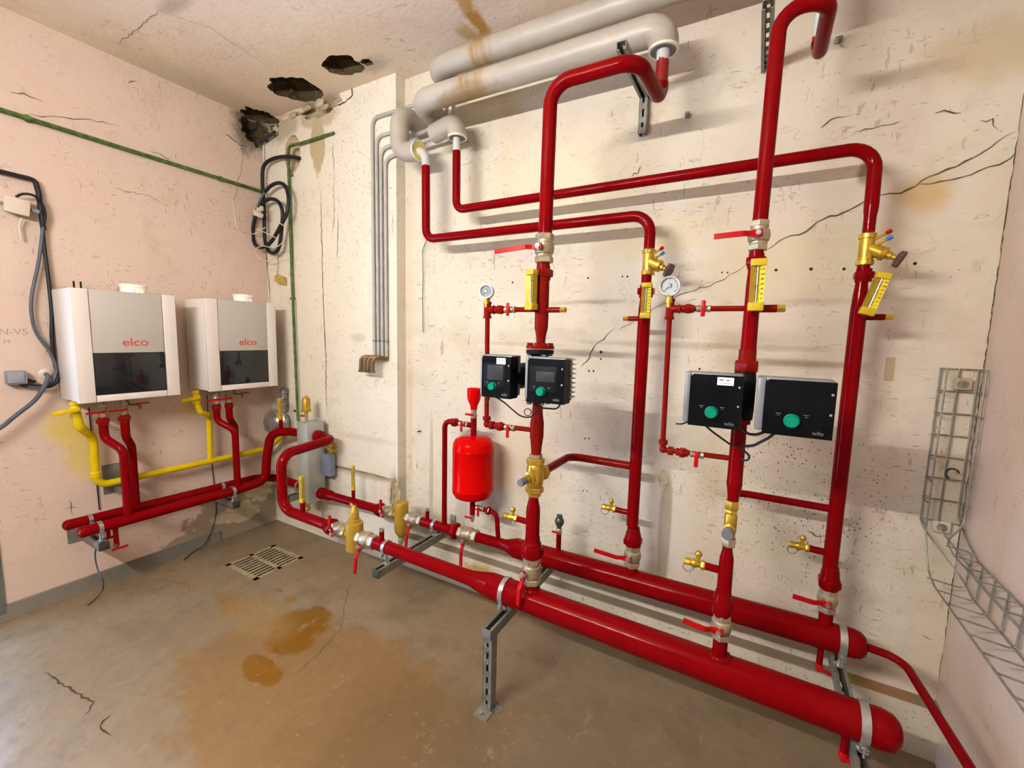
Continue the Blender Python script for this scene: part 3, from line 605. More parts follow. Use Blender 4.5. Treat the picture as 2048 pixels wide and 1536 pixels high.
def thermometer(name, lab, base, up, ht, face, wid=0.034, group='straight glass thermometers'):
    """V-shaped yellow case with a glass tube and a printed scale"""
    base = V(base); up = V(up).normalized(); fc = V(face).normalized(); sd = up.cross(fc).normalized()
    fc = sd.cross(up).normalized()
    R = Matrix((sd, fc, up)).transposed()
    t = thing(name, lab, 'thermometer', base, group)
    MB().box(base+up*0.012, (wid*1.12, wid*0.9, 0.024), R, 0.003).build('foot', 'thermometer_case', t)
    MB().box(base+up*(ht-0.010), (wid*1.12, wid*0.8, 0.020), R, 0.003).build('head', 'thermometer_case', t)
    z0, z1 = 0.024, ht-0.020
    pts = [(-wid/2, -wid*0.30), (wid/2, -wid*0.30), (wid/2, wid*0.35), (wid*0.06, wid*0.02), (-wid*0.06, wid*0.02), (-wid/2, wid*0.35)]
    cs = MB().prism([base+sd*a+fc*b+up*z0 for a, b in pts], up*(z1-z0)).build('case', 'channel_yellow_shade', t, smooth=False)
    q = [(wid/2, wid*0.355), (wid*0.09, wid*0.05), (wid*0.09, wid*0.06), (wid/2, wid*0.37)]
    MB().prism([base+sd*a+fc*b+up*(z0+0.001) for a, b in q], up*(z1-z0-0.002)).build('scale_plate', 'label_yellow', cs, smooth=False)
    MB().cyl(base+fc*wid*0.1+up*z0, base+fc*wid*0.1+up*z1, 0.0024, 8).build('glass_tube', 'zinc', cs)
    tk = MB(); n = 24
    d = (sd*(wid*0.41)+fc*(wid*0.31)).normalized(); nr = d.cross(up)
    if nr.dot(fc) < 0: nr = -nr
    for k in range(n+1):
        u = z0+0.008+(z1-z0-0.016)*k/n; L = 0.0045 if k % 4 == 0 else 0.0028
        c = base+sd*(wid*0.10)+fc*(wid*0.062)+up*u+d*(L/2+0.0005)+nr*0.0006
        tk.box(c, (L, 0.0008, 0.0008), Matrix((d, nr, up)).transposed())
    tk.build('scale_marks', 'ink_black', cs, smooth=False)
    if wid > 0.03:
        for k, q in enumerate(('0', '20', '40', '60', '80', '100', '120')):
            u = z0+0.010+(z1-z0-0.020)*k/6
            text(q, 0.0078, base+sd*(wid*0.10)+fc*(wid*0.062)+up*u+d*0.0115+nr*0.0009, Matrix((d, up, d.cross(up))).transposed(), 'ink_black', 'scale_number', cs, 0.0002)
    return t
def gauge(name, lab, p, face, r, tilt=-0.7, dial_mat='dial_white'):
    p = V(p); fc = V(face).normalized(); t = thing(name, lab, 'gauge', p-V(0, 0, r*1.5), 'round pressure gauges')
    MB().lathe(p-fc*0.018, fc, [(0, r*0.92), (0.004, r), (0.026, r), (0.030, r*0.97), (0.030, r*0.86), (0.022, r*0.85)], 36).build('housing', 'zinc', t)
    dl = MB().lathe(p+fc*0.003, fc, [(0, r*0.86), (0.003, r*0.86)], 36).build('dial', dial_mat, t)
    sd = V(0, 0, 1).cross(fc).normalized(); up = fc.cross(sd)
    pt = lambda a, rr, d=0.0066: p+fc*d+(sd*math.cos(a)+up*math.sin(a))*rr
    mk = MB()
    for k in range(0, 25):
        a = math.radians(225-270*k/24); rr = 0.62 if k % 4 == 0 else 0.70
        d = (pt(a, 1)-pt(a, 0)).normalized(); s2 = d.cross(fc)*0.0009
        mk.add([pt(a, r*rr)-s2, pt(a, r*0.80)-s2, pt(a, r*0.80)+s2, pt(a, r*rr)+s2], [(0, 1, 2, 3)])
    mk.build('dial_marks', 'ink_black', dl, smooth=False)
    text('bar', r*0.2, pt(PI/2, r*0.28, 0.0064), Matrix((sd, up, fc)).transposed(), 'ink_black', 'lettering', dl, 0.0002)
    a = tilt; d = (pt(a, 1)-pt(a, 0)).normalized(); s2 = d.cross(fc)*0.0016
    MB().add([pt(a, -r*0.25, 0.010)-s2, pt(a, r*0.66, 0.010)-s2*0.3, pt(a, r*0.66, 0.010)+s2*0.3, pt(a, -r*0.25, 0.010)+s2], [(0, 1, 2, 3)]).build('needle', 'ink_black', dl, smooth=False)
    MB().lathe(p+fc*0.006, fc, [(0, 0.005), (0.006, 0.004)], 12).build('needle_hub', 'zinc', dl)
    MB().lathe(p-V(0, 0, r*1.0)+fc*0.0, (0, 0, -1), [(-0.004, 0.009), (0.006, 0.009), (0.006, 0.012), (0.020, 0.012), (0.020, 0.008), (0.034, 0.008)], 12).build('connector', 'brass', t)
    return t
def drain_cock(lab, p0, ax, L, r=0.0125, group='brass drain cocks on the risers'):
    """red stub with a brass drain cock, cap and chain ring"""
    p0 = V(p0); ax = V(ax).normalized(); t = thing('drain_cock', lab, 'drain cock', p0, group)
    MB().cyl(p0, p0+ax*L, r, 14).build('stub', 'red_paint', t)
    q = p0+ax*L
    b = MB().hexn(q+ax*0.006, ax, 0.012, r*1.25).lathe(q+ax*0.012, ax, [(0, r*0.8), (0.010, r*0.85), (0.016, r*1.15), (0.026, r*1.15), (0.032, r*0.8), (0.046, r*0.8)], 12)
    b.build('cock', 'brass', t)
    MB().lathe(q+ax*0.046, ax, [(0, r*1.05), (0.014, r*1.05), (0.018, r*0.8)], 8).build('cap', 'brass', t)
    MB().cyl(q+ax*0.022, q+ax*0.022+V(0, 0, 0.030), r*0.55, 8).ball(q+ax*0.022+V(0, 0, 0.034), r*0.95, 10, 7).build('key_head', 'brass', t)
    MB().ring(q+ax*0.05-V(0, 0, 0.018), (0.3, -1, 0), 0.017, 0.0014, 20, 6).build('cap_ring', 'copper_brown', t)
    return t
def clamp(lab, p, ax, r, foot, wdt=0.022, group='pipe clamps'):
    """two-part ring clamp with lugs, screw, stud and washer standing on a rail; foot = height of the rail top"""
    p = V(p); ax = V(ax).normalized(); t = thing('pipe_clamp', lab, 'clamp', (p.x, p.y, foot), group)
    MB().band(p, ax, r+0.0005, wdt, 0.0035, 28).build('clamp_band', 'zinc', t)
    h = ax.cross(V(0, 0, 1)).normalized()
    if h.y > 0 or (abs(h.y) < 1e-6 and h.x < 0): h = -h
    lug = p+h*(r*0.80)-V(0, 0, 1)*(r*0.70); o = (h*0.8-V(0, 0, 0.7)).normalized()
    MB().box(lug+o*0.008+V(0, 0, 0.004), (wdt*0.9, 0.018, 0.005), None, 0.001).box(lug+o*0.008-V(0, 0, 0.006), (wdt*0.9, 0.018, 0.005), None, 0.001).build('lug', 'zinc', t)
    MB().hexn(lug+o*0.012+V(0, 0, 0.010), UZ, 0.007, 0.006).cyl(lug+o*0.012+V(0, 0, 0.008), lug+o*0.012-V(0, 0, 0.022), 0.003, 8).build('screw', 'zinc', t)
    MB().cyl((p.x, p.y, foot), (p.x, p.y, p.z-r), 0.005, 10).build('stud', 'zinc', t)
    MB().lathe((p.x, p.y, foot), UZ, [(0, 0.018), (0.003, 0.018), (0.004, 0.010), (0.011, 0.010), (0.012, 0.006)], 12).build('washer', 'zinc', t)
    return t
def channel(t, a, b, up, w=0.041, h=0.041, th=0.0028, slots=True, mat='galvanised', name='channel'):
    """C-profile rail from a to b, open side towards 'up', web slotted"""
    a, b, up = V(a), V(b), V(up).normalized(); d = (b-a).normalized(); L = (b-a).length; sd = d.cross(up).normalized()
    R = Matrix((sd, d, up)).transposed(); mb = MB()
    for s in (-1, 1):
        mb.box(a+d*L/2+sd*s*(w/2-th/2)+up*h/2, (th, L, h), R); mb.box(a+d*L/2+sd*s*(w/2-th-0.004)+up*(h-th/2), (0.008, L, th), R)
    if slots:
        for s in (-1, 1): mb.box(a+d*L/2+sd*s*(w*0.30)+up*th/2, (w*0.34, L, th), R)
        n = int(L/0.05); pitch = L/max(n, 1)
        for k in range(n+1):
            u = min(max(k*pitch, pitch*0.22), L-pitch*0.22); mb.box(a+d*u+up*th/2, (w*0.36, pitch*0.44, th), R)
    else: mb.box(a+d*L/2+up*th/2, (w, L, th), R)
    return mb.build(name, mat, t, smooth=False)

# ---------------------------------------------------------------- headers along the main wall
def ZF(x): return 0.446-0.0115*(x+2.2)
def ZR(x): return 0.403+0.0125*(x+2.2)
def PF(x, dz=0.0): return V(x, HB, ZF(x)+dz)
def PR(x, dz=0.0): return V(x, HR, ZR(x)+dz)
t = thing('supply_header', 'large dark red header pipe running nearest the camera, capped at its right end', 'header pipe', PF(-0.2))
RF, RR = 0.0535, 0.050
MB().sweep([PF(-0.92), PF(-0.86), PF(0.37)], [RF, RF, RF], 32, False).build('header_pipe', 'red_paint', t)
MB().sweep([PF(-1.10), PF(-1.02), PF(-0.92)], [0.031, 0.033, RF], 28, False).build('reducer', 'red_paint', t)
MB().sweep([PF(-1.62), PF(-1.10)], 0.031, 24).build('inlet_pipe', 'red_paint', t)
MB().lathe(PF(0.37), PX, [(0, RF), (0.002, RF*1.012), (0.022, RF), (0.043, RF*0.9), (0.056, RF*0.68), (0.063, RF*0.35), (0.0645, 0.0)], 32).build('end_cap', 'red_paint', t)
MB().cyl(PF(-1.565), PF(-1.565)+V(0, 0, 0.075), 0.0125, 14).build('test_stub', 'red_paint', t)
MB().lathe(PF(-1.565)+V(0, 0, 0.075), UZ, [(0, 0.013), (0.012, 0.013), (0.012, 0.010), (0.004, 0.009)], 12).build('stub_rim', 'nickel', t)
for x in (-0.724, -0.03): MB().lathe(PF(x)+V(0, 0, RF*0.9), UZ, [(0, 0.036), (0.006, 0.034), (0.010, 0.029)], 20).build('weld_seam', 'red_paint', t)

t = thing('return_header', 'dark red header pipe running close to the wall behind the larger one', 'header pipe', PR(-0.2))
MB().sweep([PR(-1.00), PR(0.36)], RR, 32, False).build('header_pipe', 'red_paint', t)
MB().sweep([PR(-1.10), PR(-1.06), PR(-1.00)], [0.027, 0.03, RR], 28, False).build('reducer', 'red_paint', t)
MB().sweep([PR(-1.25), PR(-1.10)], 0.027, 24).build('inlet_pipe', 'red_paint', t)
MB().lathe(PR(0.36), PX, [(0, RR), (0.002, RR*1.012), (0.02, RR), (0.040, RR*0.9), (0.052, RR*0.68), (0.058, RR*0.35), (0.0595, 0)], 32).build('end_cap', 'red_paint', t)
MB().tube([PR(0.415), (0.515, HR, 0.427), (0.560, 1.40, 0.430), (0.600, 0.75, 0.430)], 0.0135, 0.06, 16).build('drain_pipe', 'red_paint', t, 'thin red pipe leaving the capped end towards the camera')

t = thing('return_inlet', 'short red pipe with union nut between brass dirt separator and silver valve', 'pipe', PR(-1.5))
MB().sweep([PR(-1.625), PR(-1.34)], 0.027, 24).build('pipe', 'red_paint', t)
u = MB(); union(u, PR(-1.385), V(1, 0, 0), 0.026); u.build('union_nut', 'red_paint', t)
MB().cyl(PR(-1.585), PR(-1.585, 0.075), 0.0115, 14).build('test_stub', 'red_paint', t)
MB().lathe(PR(-1.585, 0.075), UZ, [(0, 0.012), (0.012, 0.012), (0.012, 0.009), (0.004, 0.008)], 12).build('stub_rim', 'nickel', t)

# pipes leaving the hydraulic separator
t = thing('supply_bend_pipe', 'red pipe bending out of the grey separator tank, down and along the floor', 'pipe', PF(-2.36))
MB().tube([(-2.53, 1.87, 0.793), (-2.385, 1.87, 0.793), (-2.372, HB, 0.775), (-2.372, HB, ZF(-2.37)), PF(-1.97)], 0.0285, [0.055, 0.085, 0.085], 20).build('pipe', 'red_paint', t)
MB().lathe((-2.545, 1.87, 0.793), PX, [(0, 0.040), (0.03, 0.040), (0.034, 0.034), (0.06, 0.034)], 20).build('flange_nut', 'red_paint', t)
MB().lathe(PF(-1.985), PX, [(0, 0.029), (0.012, 0.036), (0.036, 0.043), (0.05, 0.043)], 24).hexn(PF(-1.930), V(1, 0, 0), 0.02, 0.046).build('union_nut', 'red_paint', t)
MB().cyl(PF(-2.185), PF(-2.185)+V(0, 0, 0.085), 0.0135, 14).build('sensor_stub', 'red_paint', t)
t = thing('return_separator_pipe', 'straight red pipe from the foot of the grey separator tank to a lever valve', 'pipe', PR(-2.2))
MB().sweep([PR(-2.50), PR(-2.42), PR(-2.40), PR(-1.98)], [0.034, 0.034, 0.0265, 0.0265], 20).build('pipe', 'red_paint', t)
MB().lathe(PR(-2.555), PX, [(0, 0.024), (0.025, 0.024), (0.03, 0.038), (0.055, 0.040), (0.075, 0.034)], 20).build('flange_nut', 'red_paint', t)
MB().lathe(PR(-2.005), PX, [(0, 0.027), (0.012, 0.033), (0.036, 0.039), (0.046, 0.039)], 24).hexn(PR(-1.954), V(1, 0, 0), 0.02, 0.042).build('union_nut', 'red_paint', t)
MB().cyl(PR(-2.20), PR(-2.20, 0.085), 0.0115, 14).build('sensor_stub', 'red_paint', t)

ball_valve('lever_valve', 'ball valve with red lever up, left of the tall brass air separator', PF(-1.872), (1, 0, 0), 0.028, (0, -1, 0), (0.05, 0, 1), 0.105, group='valves beside the brass separators')
ball_valve('lever_valve', 'ball valve with red lever up, left of the brass dirt separator by the wall', PR(-1.893), (1, 0, 0), 0.0265, (0, -1, 0), (0.05, 0, 1), 0.10, group='valves beside the brass separators')
ball_valve('lever_valve', 'silver ball valve with red lever hanging down, right of the tall brass air separator', PF(-1.668), (1, 0, 0), 0.030, (0, -1, -0.25), (-0.12, 0, -1), 0.135, group='valves beside the brass separators')
ball_valve('lever_valve', 'silver ball valve with red lever hanging down, right of the brass dirt separator', PR(-1.677), (1, 0, 0), 0.0275, (0, -1, -0.25), (-0.10, 0, -1), 0.14, group='valves beside the brass separators')
ball_valve('lever_valve', 'silver ball valve with red lever hanging down, below and right of the red expansion tank', PR(-1.295), (1, 0, 0), 0.030, (0, -1, -0.25), (0.0, 0, -1), 0.15)

# brass air and dirt separators
p = PF(-1.762)
t = thing('air_separator', 'tall brass air separator with pointed vent on the front pipe', 'separator', p+V(0, 0, -0.08))
MB().lathe(p, UZ, [(-0.078, 0.030), (-0.075, 0.044), (-0.02, 0.045), (0.062, 0.045), (0.070, 0.043), (0.078, 0.030)], 28).build('body', 'brass_satin', t)
for s in (-1, 1): MB().lathe(p+V(s*0.040, 0, 0), (s, 0, 0), [(-0.01, 0.024), (0.012, 0.026), (0.014, 0.034), (0.028, 0.034)], 8).build('port_nut', 'brass_satin', t)
MB().lathe(p, UZ, [(0.074, 0.028), (0.078, 0.031), (0.086, 0.031), (0.090, 0.024), (0.128, 0.024), (0.136, 0.021), (0.160, 0.010), (0.165, 0.0)], 20).build('vent_head', 'brass_satin', t)
MB().cyl(p+V(0, 0, 0.152), p+V(-0.026, 0, 0.166), 0.006, 8).build('vent_nozzle', 'brass_satin', t)
p = PR(-1.786)
t = thing('dirt_separator', 'brass dirt separator with flat top on the wall-side pipe', 'separator', p+V(0, 0, -0.10))
MB().lathe(p, UZ, [(-0.135, 0.016), (-0.122, 0.024), (-0.105, 0.036), (-0.09, 0.041), (0.078, 0.042), (0.086, 0.039), (0.088, 0.030)], 28).build('body', 'brass_satin', t)
for s in (-1, 1): MB().lathe(p+V(s*0.038, 0, 0), (s, 0, 0), [(-0.01, 0.022), (0.012, 0.024), (0.014, 0.031), (0.026, 0.031)], 8).build('port_nut', 'brass_satin', t)
MB().lathe(p, (0, 0, -1), [(0.13, 0.014), (0.145, 0.020), (0.16, 0.020), (0.165, 0.010), (0.18, 0.010)], 10).build('drain_plug', 'nickel', t)

# thermometers on the two pipes leaving the separator: narrow side towards the camera
thermometer('pipe_thermometer', 'thin brass thermometer on the front pipe before the grey separator tank', PF(-2.185)+V(0, 0, 0.082), UZ, 0.155, (-1, -0.35, 0), 0.026)
thermometer('pipe_thermometer', 'thin brass thermometer on the wall-side pipe, right of the grey separator tank', PR(-2.20, 0.082), UZ, 0.16, (-1, -0.55, 0), 0.022)

# ---------------------------------------------------------------- hydraulic separator
t = thing('hydraulic_separator', 'tall grey rectangular steel separator tank in the corner', 'tank', (-2.605, 1.865, 0.33))
MB().span((-2.66, 1.80, 0.335), (-2.552, 1.93, 0.885), 0.004).build('tank_body', 'grey_steel_paint', t)
for z in (0.793, 0.40): MB().cyl((-2.556, 1.87, z), (-2.515, 1.87, z), 0.028, 18).build('port', 'zinc', t)
MB().cyl((-2.575, 1.90, 0.885), (-2.575, 1.90, 0.905), 0.008, 10).build('plug', 'zinc', t)
MB().hexn((-2.575, 1.90, 0.908), UZ, 0.012, 0.012).build('plug_head', 'zinc', t)
MB().cyl((-2.60, 1.83, 0.335), (-2.60, 1.83, 0.30), 0.010, 10).ball((-2.585, 1.81, 0.295), 0.02, 12, 8, (1, 1, 0.8)).ball((-2.60, 1.83, 0.285), 0.014, 12, 8).build('drain_tap', 'brass', t)
t = thing('air_vent', 'small brass automatic air vent on top of the grey separator tank', 'air vent', (-2.625, 1.85, 0.885))
MB().cyl((-2.625, 1.85, 0.885), (-2.625, 1.85, 0.93), 0.010, 12).hexn((-2.625, 1.85, 0.925), UZ, 0.016, 0.013).build('neck', 'nickel', t)
MB().lathe((-2.625, 1.85, 0.93), UZ, [(0, 0.010), (0.02, 0.012), (0.024, 0.030), (0.040, 0.032), (0.044, 0.027), (0.105, 0.027), (0.125, 0.016), (0.128, 0.0)], 20).build('vent_body', 'brass_satin', t)
MB().cyl((-2.622, 1.85, 1.043), (-2.600, 1.84, 1.056), 0.012, 12).build('vent_cap', 'brass_satin', t)
MB().box((-2.645, 1.835, 0.925), (0.030, 0.012, 0.012), None, 0.003).build('lever', 'lever_red', t)

# ---------------------------------------------------------------- boiler-side pipes along the left wall
XA, XBk = -2.97, -3.10
def ZL(y): return 0.434-0.012*(y-0.8)
t = thing('boiler_flow_header', 'red pipe below the boilers, front one, rising into the separator tank', 'header pipe', (XA, 1.2, 0.43))
MB().tube([(XA, 0.815, ZL(0.8)), (XA, 1.56, ZL(1.56)), (-2.955, 1.75, 0.44), (-2.955, 1.765, 0.60), (-2.955, 1.80, 0.775), (-2.84, 1.87, 0.785), (-2.655, 1.87, 0.79)], 0.0295, [0.08, 0.07, 0.05, 0.08, 0.08], 20).build('pipe', 'red_paint', t)
MB().lathe((XA, 0.815, ZL(0.8)), (0, -1, 0), [(0, 0.0295), (0.02, 0.031), (0.032, 0.026), (0.040, 0.012), (0.041, 0)], 22).build('end_cap', 'red_paint', t)
MB().cyl((XA, 0.925, ZL(0.9)), (XA, 0.925, 0.315), 0.012, 12).build('drain_stub', 'red_paint', t)
MB().lathe((XA, 0.925, 0.318), (0, 0, -1), [(0, 0.014), (0.012, 0.014), (0.018, 0.009), (0.035, 0.009)], 10).build('drain_tap', 'copper_brown', t)
MB().box((XA+0.012, 0.935, 0.292), (0.012, 0.07, 0.012), None, 0.003).build('tap_handle', 'lever_red', t)
t = thing('boiler_return_header', 'red pipe below the boilers, the one against the wall', 'header pipe', (XBk, 1.2, 0.43))
MB().tube([(XBk, 0.795, 0.447), (XBk, 1.78, 0.424), (-2.98, 1.87, 0.420), (-2.655, 1.87, 0.405)], 0.027, [0.10, 0.10], 20).build('pipe', 'red_paint', t)
MB().lathe((XBk, 0.795, 0.447), (0, -1, 0), [(0, 0.027), (0.02, 0.0285), (0.032, 0.024), (0.040, 0.011), (0.041, 0)], 22).build('end_cap', 'red_paint', t)
MB().cyl((-2.70, 1.87, 0.407), (-2.66, 1.87, 0.405), 0.032, 20).build('socket', 'red_paint', t)
MB().cyl((-2.955, 1.862, 0.44), (-2.955, 1.862, 0.52), 0.012, 12).build('sensor_stub', 'red_paint', t)
MB().cyl((-3.02, 0.91, 0.425), (-3.02, 0.91, 0.345), 0.009, 10).box((-3.02, 0.92, 0.342), (0.012, 0.06, 0.012), None, 0.003).build('drain_tap', 'lever_red', t)
thermometer('pipe_thermometer', 'thin brass thermometer on the red pipe in front of the round gas regulator', (-2.905, 1.845, 0.868), UZ, 0.15, (-1, -0.35, 0), 0.026)
single(MB().tube([(-2.905, 1.845, 0.79), (-2.905, 1.845, 0.868)], 0.0135, 0.01, 12), 'sensor_stub', 'red_paint', 'short red stub carrying the thermometer by the gas regulator', 'pipe stub')

def boiler_drop(lab, y0, x1, y1, zt, zm, mat='red_paint', z_end=0.44, x0=-3.06, r=0.0205):
    t = thing('boiler_drop_pipe', lab, 'pipe', (x1, y1, z_end), 'pipes dropping from the boilers')
    MB().tube([(x0, y0, zt-0.10), (x0, y0, zm+0.03), (x1, y1, zm-0.035), (x1, y1, z_end)], [r]*18 if False else r, [0.05, 0.06], 16).build('pipe', mat, t)
    u = MB(); union(u, V(x0, y0, zt-0.115), V(0, 0, 1), 0.017); u.build('union_nut', 'red_oxide', t)
    b = MB().lathe((x0, y0, zt-0.055), UZ, [(-0.04, 0.017), (-0.035, 0.020), (-0.015, 0.020), (-0.01, 0.017), (0, 0.021), (0.01, 0.017), (0.015, 0.020), (0.03, 0.020), (0.04, 0.013), (0.056, 0.013)], 12).build('cock_body', 'nickel', t)
    MB().cyl((x0+0.015, y0, zt-0.06), (x0+0.03, y0, zt-0.06), 0.006, 8).box((x0+0.032, y0-0.035, zt-0.062), (0.005, 0.085, 0.011), None, 0.002).build('cock_handle', 'lever_red', b)
boiler_drop('red drop pipe under the nearer boiler, the left one of its pair', 0.938, XA, 0.985, 1.10, 0.86, z_end=ZL(0.98))
boiler_drop('red drop pipe under the nearer boiler, the right one of its pair', 1.030, XBk, 1.066, 1.10, 0.85, z_end=0.44)
boiler_drop('red drop pipe under the corner boiler, the left one of its pair', 1.507, XA, 1.568, 1.10, 0.865, z_end=ZL(1.57))
boiler_drop('red drop pipe under the corner boiler, the right one of its pair', 1.585, XBk, 1.638, 1.10, 0.865, z_end=0.44)
for y, lab in ((1.085, 'small copper filling cock under the nearer boiler'), (1.655, 'small copper filling cock under the corner boiler')):
    t = thing('filling_cock', lab, 'valve', (-3.06, y-0.04, 1.05))
    MB().tube([(-3.06, y-0.035, 1.105), (-3.06, y-0.035, 1.06), (-3.06, y+0.015, 1.055), (-3.06, y+0.02, 1.03)], 0.007, 0.015, 10).build('body', 'copper_brown', t)
    MB().box((-3.05, y+0.03, 1.062), (0.008, 0.06, 0.008), None, 0.002).build('handle', 'lever_red', t)

# gas pipe
t = thing('gas_pipe', 'yellow gas pipe running along the left wall under both boilers', 'gas pipe', (-3.14, 1.3, 0.615))
MB().tube([(-3.07, 0.838, 1.03), (-3.07, 0.845, 0.965), (-3.12, 0.900, 0.905), (-3.14, 0.915, 0.87), (-3.14, 0.912, 0.613), (-3.14, 1.88, 0.613), (-3.05, 1.93, 0.70), (-3.03, 1.93, 0.76)], 0.0195, [0.03, 0.03, 0.05, 0.055, 0.07, 0.03], 16).build('main_pipe', 'gas_yellow', t)
MB().lathe((-3.14, 0.912, 0.66), UZ, [(0, 0.0195), (0.004, 0.024), (0.03, 0.024), (0.036, 0.0195)], 18).build('coupling', 'gas_yellow', t)
MB().tube([(-3.07, 1.402, 1.02), (-3.07, 1.415, 0.965), (-3.10, 1.475, 0.935), (-3.14, 1.498, 0.90), (-3.14, 1.492, 0.613)], 0.0175, [0.03, 0.03, 0.03], 16).build('branch_pipe', 'gas_yellow', t)
for y, lab in ((0.835, 'yellow gas cock with lever under the nearer boiler'), (1.395, 'yellow gas cock with lever under the corner boiler')):
    t = thing('gas_cock', lab, 'gas valve', (-3.07, y, 1.03), 'gas cocks under the boilers')
    MB().lathe((-3.07, y, 1.02), UZ, [(0, 0.022), (0.02, 0.024), (0.024, 0.018), (0.045, 0.024), (0.06, 0.018), (0.066, 0.022), (0.085, 0.020)], 12).build('body', 'gas_yellow', t)
    MB().cyl((-3.05, y, 1.065), (-3.03, y, 1.065), 0.007, 8).build('stem', 'nickel', t)
    MB().box((-3.028, y-0.045, 1.06), (0.007, 0.105, 0.020), Matrix.Rotation(0.12, 3, 'X'), 0.003).build('lever', 'gas_yellow', t)
rp = V((-3.0749, 1.9200, 0.8131)); fd = V(0.35, -1, 0.05).normalized()
t = thing('gas_regulator', 'round grey cast gas pressure regulator in the corner', 'regulator', rp+V(0, 0, -0.1))
MB().lathe(rp, fd, [(-0.035, 0.05), (-0.02, 0.095), (0.0, 0.103), (0.010, 0.103), (0.012, 0.092), (0.02, 0.085), (0.03, 0.045), (0.045, 0.032), (0.05, 0.0)], 36).build('housing', 'zinc', t)
x, y = perp(fd)
for k in range(12): MB().hexn(rp+fd*0.013+(x*math.cos(k*PI/6)+y*math.sin(k*PI/6))*0.097, fd, 0.008, 0.006).build('bolt', 'zinc', t)
for k in range(3): MB().box(rp+fd*0.024+(x*math.cos(k*2*PI/3+0.3)+y*math.sin(k*2*PI/3+0.3))*0.06, (0.004, 0.004, 0.004)).build('rib', 'zinc', t)
t = thing('gas_shutoff', 'steel shut-off valve and pipe stub above the round gas regulator', 'valve', (-3.03, 1.94, 0.93))
MB().lathe((-3.02, 1.95, 0.91), UZ, [(0, 0.020), (0.03, 0.020), (0.032, 0.026), (0.06, 0.026), (0.062, 0.022), (0.12, 0.022), (0.125, 0.028), (0.16, 0.026), (0.17, 0.0)], 14).build('body', 'galvanised', t)
MB().ball((-3.0, 1.928, 1.0), 0.012, 10, 7).build('stem', 'zinc', t)
# actuator behind the separator
t = thing('valve_actuator', 'blue-grey electric valve actuator on the wall right of the separator tank', 'actuator', (-2.5137, 1.9400, 0.5255))
MB().span((-2.5928, 1.9600, 0.5059), V((-2.4781, 1.9600, 0.6579))+V(0, -0.05, 0), 0.008).build('housing', 'actuator_blue', t)
MB().span(V((-2.6411, 1.9600, 0.5082))+V(0, 0.01, 0), V((-2.5770, 1.9600, 0.6530))+V(0, -0.035, 0), 0.006).build('motor_box', 'cable_grey', t)
MB().cyl((-2.5466, 1.9500, 0.7027), (-2.4805, 1.9500, 0.6704), 0.018, 10).hexn((-2.5201, 1.9500, 0.7172), V(1, 0, 0.2), 0.03, 0.024).ball((-2.4343, 1.9300, 0.6995), 0.012, 8, 6).build('valve_body', 'brass', t)

# ---------------------------------------------------------------- risers (A, C on the front header; B, D on the rear header)
XRA, XRB, XRC, XRD = -0.721, -0.418, -0.027, 0.291
def col(name, mat, t, x, y, prof, seg=22):      # vertical piece: list of (z, r)
    return MB().sweep([V(x, y, z) for z, r in prof], [r for z, r in prof], seg).build(name, mat, t)
Xa = lambda z: XRA+0.004*(z-1.2); Xc = lambda z: XRC+0.010*(z-1.2)
t = thing('supply_riser', 'dark red riser above the left pump, bending over to the lower insulated pipe', 'pipe', (XRA, HB, 1.86))
MB().tube([(-0.715, HB, 1.86), (-0.711, HB, 2.392), (-0.405, HB, 2.392), (-0.388, 1.78, 2.392), (-0.388, 1.78, 2.45)], 0.0255, [0.075, 0.07, 0.05], 22).build('pipe', 'red_paint', t)
MB().cyl((-0.388, 1.78, 2.448), (-0.388, 1.78, 2.66), 0.0235, 20).build('primed_end', 'red_to_primer_upper', t, 'grey primed upper end')
ball_valve('lever_valve', 'silver valve with long red lever pointing left, high above the left pump', (-0.7165, HB, 1.823), (0, 0, 1), 0.0265, (0, -1, 0), (-1, 0, -0.06), 0.175, group='lever valves on the risers')
t = thing('pump_riser_section', 'rust red pipe piece with union and flange standing on the left double pump', 'pipe', (XRA, HB, 1.45))
col('pipe', 'red_oxide', t, XRA+0.002, HB, [(1.775, 0.0245), (1.72, 0.0245), (1.70, 0.0255), (1.56, 0.0262), (1.53, 0.0255), (1.50, 0.019), (1.475, 0.017), (1.468, 0.017)])
u = MB(); union(u, V(XRA+0.003, HB, 1.733), V(0, 0, 1), 0.021); u.build('union_nut', 'red_oxide', t)
fl = MB().lathe((XRA, HB, 1.452), UZ, [(0, 0.054), (0.012, 0.054), (0.014, 0.030), (0.020, 0.022)], 32).build('flange', 'red_oxide', t)
for k in range(4):
    a = PI/4+k*PI/2; MB().hexn((XRA+0.041*math.cos(a), HB+0.041*math.sin(a), 1.469), UZ, 0.011, 0.011).build('bolt', 'red_oxide', fl)
t = thing('pump_riser_section', 'dark red pipe under the left double pump, down to the brass mixing valve', 'pipe', (XRA, HB, 1.04))
col('pipe', 'red_oxide', t, XRA-0.003, HB, [(1.255, 0.019), (1.235, 0.0195), (1.20, 0.0215), (1.17, 0.0262), (1.165, 0.027), (1.11, 0.027), (1.107, 0.0262), (1.075, 0.022), (1.05, 0.020), (1.035, 0.020)])
t = thing('header_riser', 'dark red riser with big union nut between the front header and the brass mixing valve', 'pipe', (XRA, HB, 0.49))
col('pipe', 'red_paint', t, XRA-0.008, HB, [(0.872, 0.019), (0.855, 0.0195), (0.825, 0.0265), (0.81, 0.028), (0.72, 0.028), (0.69, 0.029)])
